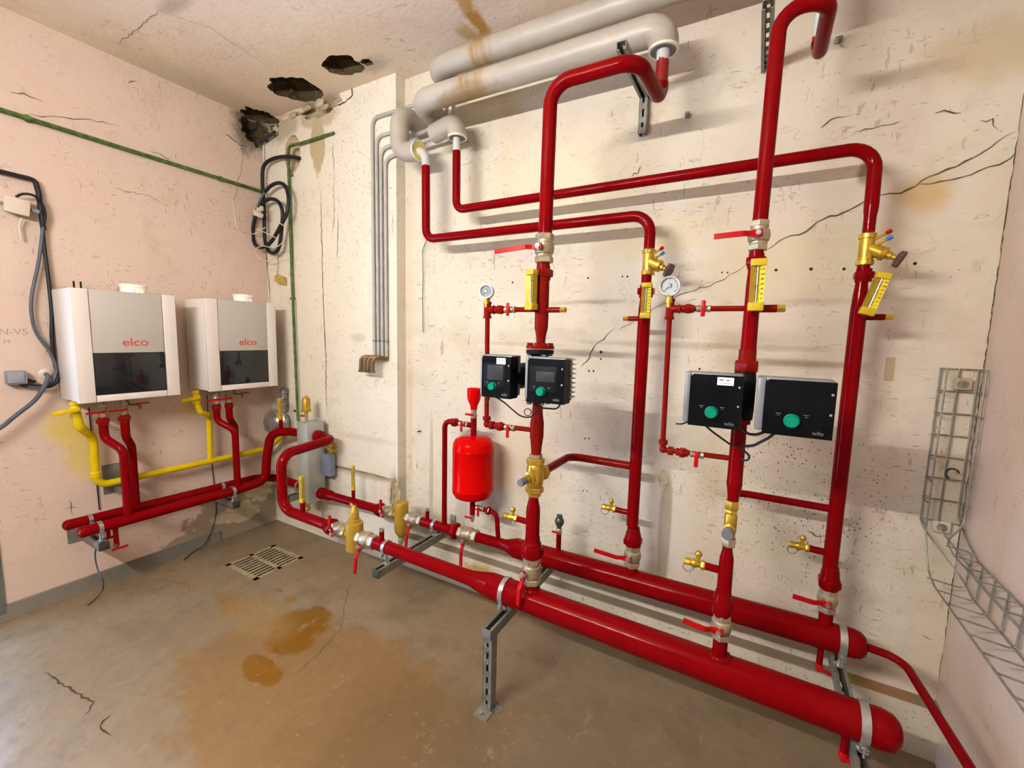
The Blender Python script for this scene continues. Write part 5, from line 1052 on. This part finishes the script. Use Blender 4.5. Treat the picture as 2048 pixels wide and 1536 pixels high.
mini_valve(t, (-1.222, HR, 0.580), (1, 0, 0), 0.011, (0, -1, 0), (0, 0, -1))
MB().hexn((-1.17, HR, 0.579), PX, 0.02, 0.021).build('union_nut', 'red_paint', t)

# ---------------------------------------------------------------- insulated pipes under the ceiling
def insul(name, lab, pts, r, fil, ring_p, ring_ax, foam='insulation_foam'):
    t = thing(name, lab, 'insulated pipe', pts[0], 'insulated pipes under the ceiling')
    MB().tube(pts, r, fil, 28).build('jacket', 'pipe_jacket', t)
    if ring_p is not None:
        a = V(ring_ax).normalized()
        MB().lathe_open(V(ring_p), a, [(-0.004, r*0.86), (-0.004, r*1.03), (0.005, r*1.03), (0.005, r*0.86)], 28).build('jacket_rim', 'pipe_white', t)
        MB().lathe(V(ring_p), a, [(-0.002, r*0.92), (0.0035, r*0.92)], 28).build('foam_end', foam, t)
    return t
insul('insulated_pipe', 'thick white insulated pipe, lower one, its right end bent down over a red pipe', [(-1.585, YM, 2.640), (-1.585, 1.78, 2.650), (-0.388, 1.78, 2.645), (-0.388, 1.78, 2.565)], 0.0535, [0.085, 0.062], (-0.388, 1.78, 2.565), DZ, 'cap_grey')
insul('insulated_pipe', 'thick white insulated pipe, upper one along the ceiling', [(-1.535, YM, 2.835), (-1.535, 1.845, 2.830), (0.67, 1.862, 2.815)], 0.052, [0.08], None, None)
insul('insulated_pipe', 'white insulated elbow with yellow foam end, left of the other insulated pipes', [(-1.775, YM, 2.665), (-1.775, 1.855, 2.682), (-1.772, 1.855, 2.468), (-1.648, 1.862, 2.462)], 0.0505, [0.075, 0.068], (-1.646, 1.862, 2.462), (1, -0.1, -0.05))
insul('insulated_pipe', 'short white insulated pipe with ball-shaped elbow pointing down', [(-1.565, 1.89, 2.540), (-1.400, 1.872, 2.562), (-1.400, 1.872, 2.485)], 0.047, [0.055], (-1.400, 1.872, 2.485), DZ, 'cap_grey')
insul('insulated_pipe', 'insulated pipe end with yellow foam at the top edge, far right', [(0.096, 1.76, 2.98), (0.096, 1.78, 2.60)], 0.048, [], (0.096, 1.78, 2.60), DZ)

# ---------------------------------------------------------------- grey conduits on the block, with copper ends
order = ('leftmost', 'second from the left', 'third from the left', 'rightmost')
for i, (x, zt, tail) in enumerate(((-2.105, 2.765, [(-1.64, 1.972, 2.765)]), (-2.071, 2.655, [(-1.845, 1.972, 2.655)]),
                                   (-2.036, 2.575, [(-1.8124, 1.9620, 2.5954), (-1.5903, 1.9620, 2.6150), (-1.5401, 1.9620, 2.6729), (-1.5343, 1.9620, 2.7590)]),
                                   (-2.000, 2.515, [(-1.7070, 1.9550, 2.5519), (-1.5335, 1.9550, 2.5604), (-1.4914, 1.9550, 2.6470), (-1.4860, 1.9550, 2.7446)]))):
    t = thing('conduit', 'thin grey conduit with brown copper end, %s of four' % order[i], 'conduit', (x, 1.972, 1.34), 'grey conduits on the block')
    MB().tube([(x, 1.972, 1.345), (x, 1.972, zt)]+tail, 0.0105, [0.05]*len(tail), 12).build('tube', 'conduit_grey', t)
    MB().tube([(x, 1.972, 1.352), (x, 1.970, 1.338), (x-0.012, 1.925, 1.348), (x-0.040, 1.900, 1.340), (x-0.045, 1.900, 1.262)], 0.0115, [0.01, 0.022, 0.028], 10).build('copper_end', 'copper_brown', t)
    MB().lathe((x-0.045, 1.900, 1.264), DZ, [(0, 0.012), (0.004, 0.016), (0.012, 0.016), (0.015, 0.010)], 10).build('end_cap', 'copper_brown', t)
    MB().band((x, 1.972, 1.445), UZ, 0.0108, 0.012, 0.002, 16).build('clip', 'galvanised', t)
single(MB().sweep(round_path([(-1.7275, 2.0450, 2.0729), (-1.7768, 2.0450, 1.9909), (-1.7725, 2.0450, 1.8160), (-1.7761, 2.0450, 1.6983), (-1.7718, 2.0450, 1.5042)], 0.05, 5), 0.0022, 6), 'hanging_wire', 'cable_grey', 'thin grey wire hanging on the wall right of the conduits', 'wire')

# slotted rails holding the insulated pipes
for x, z0, yo, lab in ((-0.513, 2.395, 1.665, 'slotted steel wall rail with arm under the lower insulated pipe'), (-0.052, 2.555, 1.68, 'slotted steel wall rail at the top edge behind the right riser')):
    t = thing('wall_rail', lab, 'bracket', (x, YM, z0), 'slotted wall rails')
    channel(t, (x, 2.025, z0), (x, 2.025, 2.62), (0, 1, 0), 0.036, 0.033, name='upright')
    channel(t, (x, YM-0.01, 2.570), (x, yo, 2.570), (0, 0, -1), 0.036, 0.030, name='arm')

# ---------------------------------------------------------------- brackets and clamps
t = thing('floor_bracket', 'slotted steel support with a leg to the floor under the large header', 'bracket', (-0.838, 1.36, 0))
channel(t, (-0.838, 1.345, 0.313), (-0.838, YM, 0.313), UZ, 0.041, 0.041, name='rail')
channel(t, (-0.838, 1.352, 0.004), (-0.838, 1.352, 0.315), (0, 1, 0), 0.041, 0.038, name='leg')
MB().span((-0.872, 1.305, 0), (-0.810, 1.395, 0.005)).build('foot_plate', 'galvanised', t)
MB().span((-0.859, 1.338, 0.318), (-0.817, 1.343, 0.358), 0.002).build('end_cap', 'cap_grey', t)
MB().hexn((-0.845, 1.322, 0.010), UZ, 0.012, 0.009).build('anchor_bolt', 'zinc', t)
single(MB().lathe(V((-0.7995, 1.3786, 0.0000)), UZ, [(0, 0.017), (0.004, 0.017), (0.004, 0.006), (0.001, 0.006)], 20), 'loose_washer', 'galvanised', 'loose round washer lying on the floor beside the bracket foot', 'washer')
t = thing('wall_bracket', 'galvanised wall rail under the pipes right of the brass separators', 'bracket', (-1.532, 1.75, 0.31))
channel(t, (-1.532, 1.43, 0.313), (-1.532, YM, 0.313), UZ, 0.041, 0.041, name='rail')
MB().span((-1.553, 1.424, 0.312), (-1.511, 1.430, 0.355), 0.001).build('end_cap', 'vent_green', t)
t = thing('wall_bracket', 'galvanised wall rail under the capped right ends of both headers', 'bracket', (0.345, 1.75, 0.29))
channel(t, (0.345, 1.36, 0.298), (0.345, YM, 0.298), UZ, 0.041, 0.041, name='rail')
t = thing('wall_bracket', 'galvanised bracket below the pipes under the nearer boiler, black end cap', 'bracket', (-3.08, 0.86, 0.33))
channel(t, (XL, 0.862, 0.318), (-2.935, 0.862, 0.318), UZ, 0.041, 0.041, name='rail', slots=False)
MB().span((-2.937, 0.840, 0.317), (-2.925, 0.884, 0.361), 0.003).build('end_cap', 'rubber_black', t); MB().span((XL, 0.80, 0.30), (XL+0.006, 0.92, 0.41)).build('wall_plate', 'galvanised', t)
t = thing('wall_bracket', 'galvanised bracket below the pipes under the corner boiler, black end cap', 'bracket', (-3.08, 1.53, 0.33))
channel(t, (XL, 1.535, 0.318), (-2.935, 1.535, 0.318), UZ, 0.041, 0.041, name='rail', slots=False)
MB().span((-2.937, 1.513, 0.317), (-2.925, 1.557, 0.361), 0.003).build('end_cap', 'rubber_black', t)
t = thing('wall_bracket', 'small galvanised bracket under the yellow gas pipe near its bend', 'bracket', (-3.19, 1.0, 0.57))
channel(t, (XL, 1.02, 0.545), (-3.08, 1.02, 0.545), UZ, 0.041, 0.041, name='rail', slots=False)
MB().span((XL, 0.965, 0.53), (XL+0.006, 1.075, 0.70)).build('wall_plate', 'galvanised', t); MB().span((-3.082, 0.999, 0.544), (-3.072, 1.041, 0.588), 0.003).build('end_cap', 'rubber_black', t)
t = thing('wall_bracket', 'galvanised rail behind the foot of the grey separator tank', 'bracket', (-2.76, 1.9, 0.33))
channel(t, (-2.755, YB, 0.315), (-2.755, 1.78, 0.315), UZ, 0.041, 0.041, name='rail', slots=False)
MB().span((-2.777, 1.770, 0.314), (-2.733, 1.781, 0.358), 0.003).build('end_cap', 'rubber_black', t)
clamp('silver clamp with thick ring on the large header above the floor bracket', PF(-0.845), (1, 0, 0), RF, 0.352, 0.020)
clamp('silver clamp on the front pipe right of the tall brass air separator', PF(-1.532), (1, 0, 0), 0.031, 0.352, 0.018)
clamp('silver clamp on the wall-side pipe left of the union nut', PR(-1.530), (1, 0, 0), 0.027, 0.352, 0.018)
clamp('broad silver clamp at the right end of the large front header', PF(0.345), (1, 0, 0), RF, 0.336, 0.022)
clamp('broad silver clamp at the right end of the wall-side header', PR(0.345), (1, 0, 0), RR, 0.336, 0.022)
clamp('silver clamp near the capped end of the front pipe under the nearer boiler', (XA, 0.862, ZL(0.86)), (0, 1, 0), 0.0295, 0.357, 0.018)
clamp('silver clamp near the capped end of the wall-side pipe under the nearer boiler', (XBk, 0.862, 0.445), (0, 1, 0), 0.027, 0.357, 0.018)
clamp('silver clamp on the front pipe under the corner boiler', (XA, 1.535, ZL(1.53)), (0, 1, 0), 0.0295, 0.357, 0.018)
clamp('silver clamp on the wall-side pipe under the corner boiler', (XBk, 1.535, 0.430), (0, 1, 0), 0.027, 0.357, 0.018)
clamp('silver clamp on the wall-side pipe just left of the grey separator tank', (-2.755, 1.87, 0.409), (1, 0, 0), 0.027, 0.354, 0.018)
t = thing('wall_anchor', 'small metal anchor plate on the wall right of the union nut, low by the header', 'anchor', (-1.5403, 2.0550, 0.3708))
MB().box(V((-1.5404, 2.0550, 0.3771)), (0.040, 0.008, 0.050), None, 0.002).build('plate', 'galvanised', t); MB().hexn(V((-1.5351, 2.0480, 0.3809)), NY, 0.008, 0.010).build('nut', 'zinc', t)

# ---------------------------------------------------------------- cables on the left wall and in the corner
t = thing('green_conduit', 'old green conduit slanting across the upper left wall', 'conduit', (-3.2050, 1.1713, 2.4896))
MB().sweep([(-3.2050, 0.6138, 2.5033), (-3.2050, 0.7039, 2.5019), (-3.2050, 1.1942, 2.4952), (-3.2050, 1.9774, 2.4885)], 0.011, 10).build('tube', 'conduit_green', t)
for q in ((-3.2100, 0.7942, 2.5007), (-3.2100, 1.6814, 2.4914)): MB().ball(V(q), 0.018, 10, 7, (0.8, 1, 1)).build('clip', 'conduit_green', t)
t = thing('green_conduit', 'thin green conduit running down the block beside the cable coil', 'conduit', (-2.8778, 1.9650, 1.7114))
MB().tube([(-2.4471, 1.9750, 2.7500), (-2.7695, 1.9620, 2.7409), (-2.8932, 1.9620, 2.7441), (-2.9039, 1.9650, 2.6264), (-2.9047, 1.9650, 1.8513), (-2.8858, 1.9650, 0.8397)], 0.0095, 0.03, 10).build('tube', 'conduit_green', t)
for q in ((-2.8982, 1.9700, 2.5615), (-2.9130, 1.9700, 1.7229), (-2.9129, 1.9700, 0.9102)): MB().box(V(q), (0.05, 0.014, 0.016), None, 0.004).build('clip', 'conduit_green', t)
single(MB().tube([(-2.8964, 1.9780, 1.7233), (-2.8816, 1.9780, 0.8381)], 0.005, 0, 8), 'wall_wire', 'conduit_grey', 'thin pale wire beside the green conduit on the block', 'wire')
t = thing('cable_coil', 'coil of thick black cable hanging in the corner', 'cable', (-3.0319, 1.9200, 2.3316))
def pathY(px): return [V(p) for p in px]
main = [(-2.7923, 1.9750, 2.6537), (-2.8897, 1.9500, 2.6744), (-3.0429, 1.9400, 2.6802), (-3.1365, 1.9350, 2.6471), (-3.1604, 1.9350, 2.5559), (-3.1559, 1.9350, 2.3495), (-3.1574, 1.9350, 2.1409), (-3.1062, 1.9300, 2.0591), (-3.0401, 1.9250, 2.0397), (-2.9723, 1.9200, 2.0717), (-2.9296, 1.9150, 2.1853), (-2.9044, 1.9100, 2.2980), (-2.9396, 1.9100, 2.3682), (-3.0117, 1.9100, 2.4003), (-3.0994, 1.9100, 2.3978), (-3.1762, 1.9000, 2.3430), (-3.2152, 1.8900, 2.2413), (-3.2275, 1.8900, 2.1554), (-3.1887, 1.8900, 2.0928), (-3.0989, 1.8900, 2.0791), (-2.9967, 1.8900, 2.1188), (-2.8951, 1.8900, 2.2098), (-2.8325, 1.8950, 2.2862), (-2.8187, 1.9000, 2.3830), (-2.8600, 1.9050, 2.4642), (-2.9323, 1.9100, 2.4954), (-3.0256, 1.9150, 2.4936), (-3.1115, 1.9200, 2.4665)]
def smooth_path(p, n=5):
    p = [V(q) for q in p]; out = []
    for i in range(len(p)-1):
        a, b, c, d = p[max(i-1, 0)], p[i], p[i+1], p[min(i+2, len(p)-1)]
        for k in range(n):
            u = k/n; out.append(0.5*((2*b)+(c-a)*u+(2*a-5*b+4*c-d)*u*u+(3*b-a-3*c+d)*u**3))
    out.append(p[-1]); return out
MB().sweep(smooth_path(main), 0.0125, 10).build('cable', 'cable_black', t)
MB().sweep(smooth_path([(-3.1115, 1.9200, 2.4665), (-3.1374, 1.9050, 2.4182), (-3.1600, 1.8950, 2.3672), (-3.1715, 1.8900, 2.3400)]), 0.009, 10).build('inner_sheath', 'cable_grey', t, 'bluish grey bared sheath')
single(MB().box(V((-3.1163, 1.8700, 2.2982)), (0.07, 0.03, 0.03), Matrix.Rotation(0.35, 3, 'Y'), 0.004).box(V((-3.1534, 1.8680, 2.3188)), (0.012, 0.02, 0.03)).box(V((-3.1109, 1.8680, 2.3275)), (0.012, 0.02, 0.03)).box(V((-3.0750, 1.8680, 2.3334)), (0.012, 0.02, 0.03)), 'terminal_strip', 'wire_white', 'white terminal strip on the end of the black cable coil', 'connector')
for pts, lab in (([(-3.1500, 1.7201, 2.3594), (-3.1000, 1.7140, 2.1742), (-3.1977, 1.8700, 2.1730), (-3.0459, 1.8700, 2.2033)], 'thin white wire from the left wall into the cable coil'), ([(-3.1529, 1.8700, 2.2033), (-3.0481, 1.8700, 2.1698), (-2.9247, 1.8700, 2.1222)], 'short thin white wire across the cable coil'),
                 ([(-2.8857, 1.8700, 2.2174), (-2.8218, 1.8700, 2.1818), (-2.8371, 1.8700, 2.1017), (-2.9397, 1.8700, 2.0602), (-3.0834, 1.8700, 2.0811), (-3.1690, 1.8700, 2.0599), (-3.1471, 1.8800, 2.0080), (-3.0799, 1.9000, 1.9828), (-2.9617, 1.9000, 2.0097)], 'long thin white wire winding below the cable coil')):
    single(MB().sweep(smooth_path(pts), 0.003, 6), 'loose_wire', 'wire_white', lab, 'wire')
single(MB().prism([(-3.1070, 1.9650, 1.8879), (-3.0646, 1.9650, 1.8966), (-2.9896, 1.9650, 1.8722), (-2.9925, 1.9650, 1.8195), (-3.0626, 1.9650, 1.8291), (-3.1031, 1.9650, 1.8520)], (0, 0.015, 0)), 'foam_lump', 'rust_yellow', 'ochre lump of foam hanging below the cable coil', 'foam')
single(MB().sweep(smooth_path([(-3.0714, 1.9700, 2.0179), (-3.0685, 1.9700, 1.9648), (-3.0724, 1.9620, 1.8860)]), 0.0018, 6), 'loose_wire', 'cable_grey', 'thin dark wire holding the ochre foam lump', 'wire')
t = thing('cable_bundle', 'black cable bundle coming down the left wall beside the nearer boiler', 'cable', (-3.2000, 0.7936, 1.6216))
MB().sweep(round_path([(-3.2000, 0.5779, 2.2196), (-3.2000, 0.6827, 2.2145), (-3.2000, 0.7979, 2.2113), (-3.2000, 0.8062, 2.1539), (-3.2000, 0.8096, 2.0215), (-3.2000, 0.8117, 1.9730)], 0.02, 4), 0.011, 10).build('bundle', 'cable_black', t)
MB().sweep(smooth_path([(-3.2000, 0.8096, 2.0215), (-3.2000, 0.8085, 1.8984), (-3.2000, 0.8131, 1.7245), (-3.2000, 0.8140, 1.5722), (-3.2000, 0.8056, 1.4175), (-3.2000, 0.8082, 1.2871), (-3.1900, 0.8134, 1.2348), (-3.1800, 0.8008, 1.1969), (-3.1800, 0.7737, 1.1783), (-3.1850, 0.7339, 1.1841), (-3.1900, 0.7008, 1.1968), (-3.1950, 0.6854, 1.2053)]), 0.0085, 8).build('cable', 'cable_black', t)
MB().sweep(smooth_path([(-3.1950, 0.8094, 1.9843), (-3.1950, 0.7843, 1.8199), (-3.1950, 0.7453, 1.6299), (-3.1950, 0.7411, 1.5179), (-3.1950, 0.7536, 1.4428), (-3.1900, 0.7915, 1.3533), (-3.1850, 0.8072, 1.2749), (-3.1800, 0.7993, 1.2312), (-3.1750, 0.7810, 1.1963), (-3.1800, 0.7410, 1.1761), (-3.1900, 0.7003, 1.1892), (-3.1950, 0.6690, 1.2142)]), 0.0075, 8).build('cable', 'cable_grey', t)
MB().sweep(smooth_path([(-3.1800, 0.7224, 2.1065), (-3.1700, 0.7429, 2.1249), (-3.1700, 0.7768, 2.1297), (-3.1750, 0.8024, 2.1088), (-3.1850, 0.8191, 2.0587), (-3.1900, 0.8126, 1.9967)]), 0.006, 8).build('cable', 'cable_black', t)
single(MB().sweep(smooth_path([(-3.2000, 0.7719, 1.2421), (-3.1600, 0.7683, 1.2269), (-3.1500, 0.7526, 1.1903), (-3.1500, 0.7123, 1.1177), (-3.1500, 0.6395, 1.0469), (-3.1500, 0.5872, 0.9961), (-3.1500, 0.4906, 0.9327)]), 0.0095, 10), 'lead_cable', 'cable_grey', 'thick blue-grey cable leaving the wall towards the lower left edge', 'cable')
single(MB().lathe(V((-3.2220, 0.7773, 1.2403)), PX, [(0, 0.030), (0.004, 0.026), (0.008, 0.014)], 14), 'wall_grommet', 'box_beige', 'pale collar where the blue-grey cable enters the wall', 'collar')
single(MB().tube([(-3.2100, 0.8219, 1.5985), (-3.2100, 0.8274, 1.3121), (-3.2100, 0.8257, 1.1095)], 0.004, 0.02, 8), 'wall_wire', 'copper_brown', 'thin brown wire along the wall left of the nearer boiler', 'wire')
t = thing('junction_box', 'cream junction box tilted on the wall at the left edge', 'junction box', (-3.2000, 0.7307, 2.0691))
ang = Matrix.Rotation(-0.12, 3, 'X')
MB().box(V((-3.1950, 0.7262, 2.0673)), (0.05, 0.082, 0.072), ang, 0.006).build('housing', 'box_beige', t); MB().box(V((-3.1660, 0.7196, 2.0622)), (0.012, 0.086, 0.076), ang, 0.005).build('lid', 'box_beige', t)
MB().cyl((-3.1900, 0.7715, 2.0594), (-3.1900, 0.7990, 2.0567), 0.010, 10).build('gland', 'box_grey', t); MB().cyl((-3.1900, 0.6903, 2.0805), (-3.1900, 0.6248, 2.0763), 0.009, 10).build('inlet', 'box_beige', t)
MB().sweep(smooth_path([(-3.1900, 0.7379, 2.0132), (-3.2000, 0.7295, 1.9790), (-3.2000, 0.7287, 1.9432), (-3.2000, 0.7313, 1.9079)]), 0.0045, 8).build('tail_wire', 'box_beige', t)
t = thing('junction_box', 'dark grey junction box on the wall lower left, beside the cable loop', 'junction box', (-3.2000, 0.6662, 1.2315))
MB().box(V((-3.1950, 0.6652, 1.2319)), (0.05, 0.070, 0.068), None, 0.008).build('housing', 'box_grey', t); MB().box(V((-3.1680, 0.6596, 1.2342)), (0.010, 0.060, 0.058), None, 0.006).build('lid', 'box_grey', t)
for q in ((-3.1900, 0.6751, 1.1965), (-3.1900, 0.7039, 1.2168)): MB().cyl(q, V(q)+V(0, 0.025, -0.012), 0.008, 8).build('gland', 'cable_black', t)
single(MB().sweep(smooth_path([(-3.0300, 0.8620, 0.3077), (-3.0500, 0.8569, 0.2588), (-3.0500, 0.8638, 0.1694), (-3.0000, 0.8662, 0.1258), (-3.1279, 0.8975, 0.0100), (-3.0632, 0.8453, 0.0060), (-3.0282, 0.8041, 0.0060)]), 0.004, 6), 'floor_wire', 'cable_grey', 'thin dark wire from the bracket down to the floor by the left wall', 'wire')
single(MB().sweep(smooth_path([(-3.2150, 0.9309, 1.0436), (-3.2150, 0.9310, 0.9445), (-3.2150, 0.9363, 0.6549), (-3.2150, 0.9387, 0.4475)]), 0.003, 6), 'wall_wire', 'cable_black', 'thin black wire down the wall under the nearer boiler', 'wire')
single(MB().sweep(smooth_path([(-3.2150, 1.5286, 1.0494), (-3.2150, 1.5293, 0.8084), (-3.2150, 1.5377, 0.5254), (-3.2150, 1.5497, 0.3065), (-3.2150, 1.5366, 0.1656), (-3.2000, 1.4658, 0.0341), (-3.1851, 1.3753, 0.0060), (-3.1237, 1.2987, 0.0060)]), 0.003, 6), 'wall_wire', 'cable_black', 'thin black wire down the wall under the corner boiler to the floor', 'wire')
# broken pipe stubs in the corner hole
single(MB().cyl((-3.1979, 1.9500, 2.8215), (-3.0195, 1.9500, 2.8575), 0.012, 10), 'pipe_remnant', 'rubber_black', 'short dark pipe remnant below the broken ceiling corner', 'pipe')
random.seed(11)
for k in range(6):
    q = V(-2.95+k*0.085+random.uniform(-0.02, 0.02), YB-0.004, 2.945+random.uniform(-0.02, 0.02))
    o = rough_blob(q, (random.uniform(0.03, 0.05), 0.014, random.uniform(0.016, 0.028)), 'rubble' if k % 2 else 'hole_slope', 0.35, 20+k, 2); o.name = 'plaster_lump'; o.data.name = 'plaster_lump'; o.parent = blk

# ---------------------------------------------------------------- floor grate
t = thing('floor_grate', 'rusty square floor drain grate with two rows of slots', 'grate', (-2.68, 1.57, 0))
gx0, gx1, gy0, gy1 = -2.845, -2.52, 1.405, 1.725
fr_ = MB().span((gx0, gy0, -0.0008), (gx1, gy0+0.028, 0.003)).span((gx0, gy1-0.028, -0.0008), (gx1, gy1, 0.003)).span((gx0, gy0, -0.0008), (gx0+0.026, gy1, 0.003)).span((gx1-0.026, gy0, -0.0008), (gx1, gy1, 0.003)).span((gx0, 1.552, -0.0008), (gx1, 1.576, 0.003))
fr_.build('frame', 'grate_iron', t, smooth=False)
nb = 8; bw = (gx1-gx0-0.052)/(2*nb+1)
for r0, r1 in ((gy0+0.028, 1.552), (1.576, gy1-0.028)):
    for k in range(nb+1):
        if k == 0: continue
        xx = gx0+0.026+bw*(2*k-1); MB().span((xx, r0, -0.0008), (xx+bw, r1, 0.0025)).build('bar', 'grate_iron', t, smooth=False)

# ---------------------------------------------------------------- wire cable tray by the right corner
t = thing('wire_cable_tray', 'rusty wire mesh cable tray going down the corner and along the right wall', 'cable tray', (0.62, 2.03, 0.80))
x0, x1, ya, yb = 0.560, 0.655, 2.045, 1.985
zt = 1.425
longs = [(x0, yb), (x0, ya), (0.608, ya), (x1, ya), (x1, yb)]
# vertical leg on the main wall then bend forward along the right wall
for k, (x, y) in enumerate(longs):
    # on the right wall the tray lies as: distance from wall / height
    off = {0: (0.565, 0.715), 1: (0.655, 0.705), 2: (0.658, 0.765), 3: (0.658, 0.825), 4: (0.60, 0.832)}[k]
    MB().sweep(round_path([(x, y, zt), (x, y, 0.86 if k < 3 else 0.90), (off[0], 1.93, off[1]+0.02), (off[0], 1.86, off[1]), (off[0], 0.30, off[1])], 0.06, 6), 0.0028, 6).build('long_wire', 'tray_wire', t)
for z in [1.423-0.0775*k for k in range(8)]:
    MB().tube([(x0-0.003, yb, z), (x0-0.003, ya+0.004, z), (x1+0.003, ya+0.004, z), (x1+0.003, yb, z)], 0.0026, 0.012, 6).build('cross_wire', 'tray_wire', t)
for y in [1.93-0.082*k for k in range(20)]:
    MB().tube([(0.565, y, 0.712), (0.66, y, 0.700), (0.664, y, 0.828), (0.60, y, 0.836)], 0.0026, 0.015, 6).build('cross_wire', 'tray_wire', t)
for q, lab in (((0.6202, 2.0500, 1.3723), 'old plastic clamp plate fixing the wire tray, upper one'), ((0.6177, 2.0500, 0.8610), 'old plastic clamp plate fixing the wire tray, lower one')):
    t = thing('tray_clip', lab, 'clip', q)
    MB().box(V(q)+V(0, -0.004, 0), (0.050, 0.012, 0.042), None, 0.006).build('plate', 'box_beige' if 'lower' in lab else 'rubble', t)
    MB().lathe(V(q)+V(0, -0.010, 0), NY, [(0, 0.014), (0.004, 0.013), (0.004, 0.006), (0.001, 0.005)], 14).build('washer', 'galvanised', t)
single(MB().ring(V((0.6128, 2.0000, 1.0665)), (0.2, -1, 0.1), 0.018, 0.0035, 16, 6, 0.3, 4.2), 'cable_hook', 'rubber_black', 'small black hook hanging in the wire tray', 'hook')
single(MB().box(V((-0.3317, 2.0500, 2.4421)), (0.018, 0.03, 0.018), None, 0.003).cyl(V((-0.3317, 2.0500, 2.4421)), V((-0.3236, 2.0000, 2.4191)), 0.006, 8), 'wall_bolt', 'galvanised', 'lone bolt stub in the wall right of the bent red pipe end', 'bolt')
single(MB().box(V((0.1709, 2.0500, 2.5913)), (0.022, 0.03, 0.014), None, 0.003).cyl(V((0.1712, 2.0500, 2.5879)), V((0.1600, 2.0000, 2.5601)), 0.005, 8), 'wall_bolt', 'galvanised', 'lone bolt stub in the wall near the top, right of the right riser', 'bolt')
single(MB().cyl(V((-1.7996, 2.0600, 0.8899)), V((-1.7996, 2.0600, 0.8899))+V(-0.004, -0.03, 0.0), 0.004, 8), 'wall_bolt', 'rubber_black', 'dark nail in the wall left of the tank riser', 'bolt')

# portal at the door opening guides the sky light
pl = bpy.data.lights.new('door_portal', 'AREA'); pl.shape = 'RECTANGLE'; pl.size = 0.97; pl.size_y = 2.14; pl.cycles.is_portal = True
po = bpy.data.objects.new('door_portal', pl); COL.objects.link(po); po.location = (XL-0.29, -0.055, 1.07); po.rotation_euler = (PI/2, 0, -PI/2)
for o in bpy.data.objects:
    if '_o' in o: del o['_o']
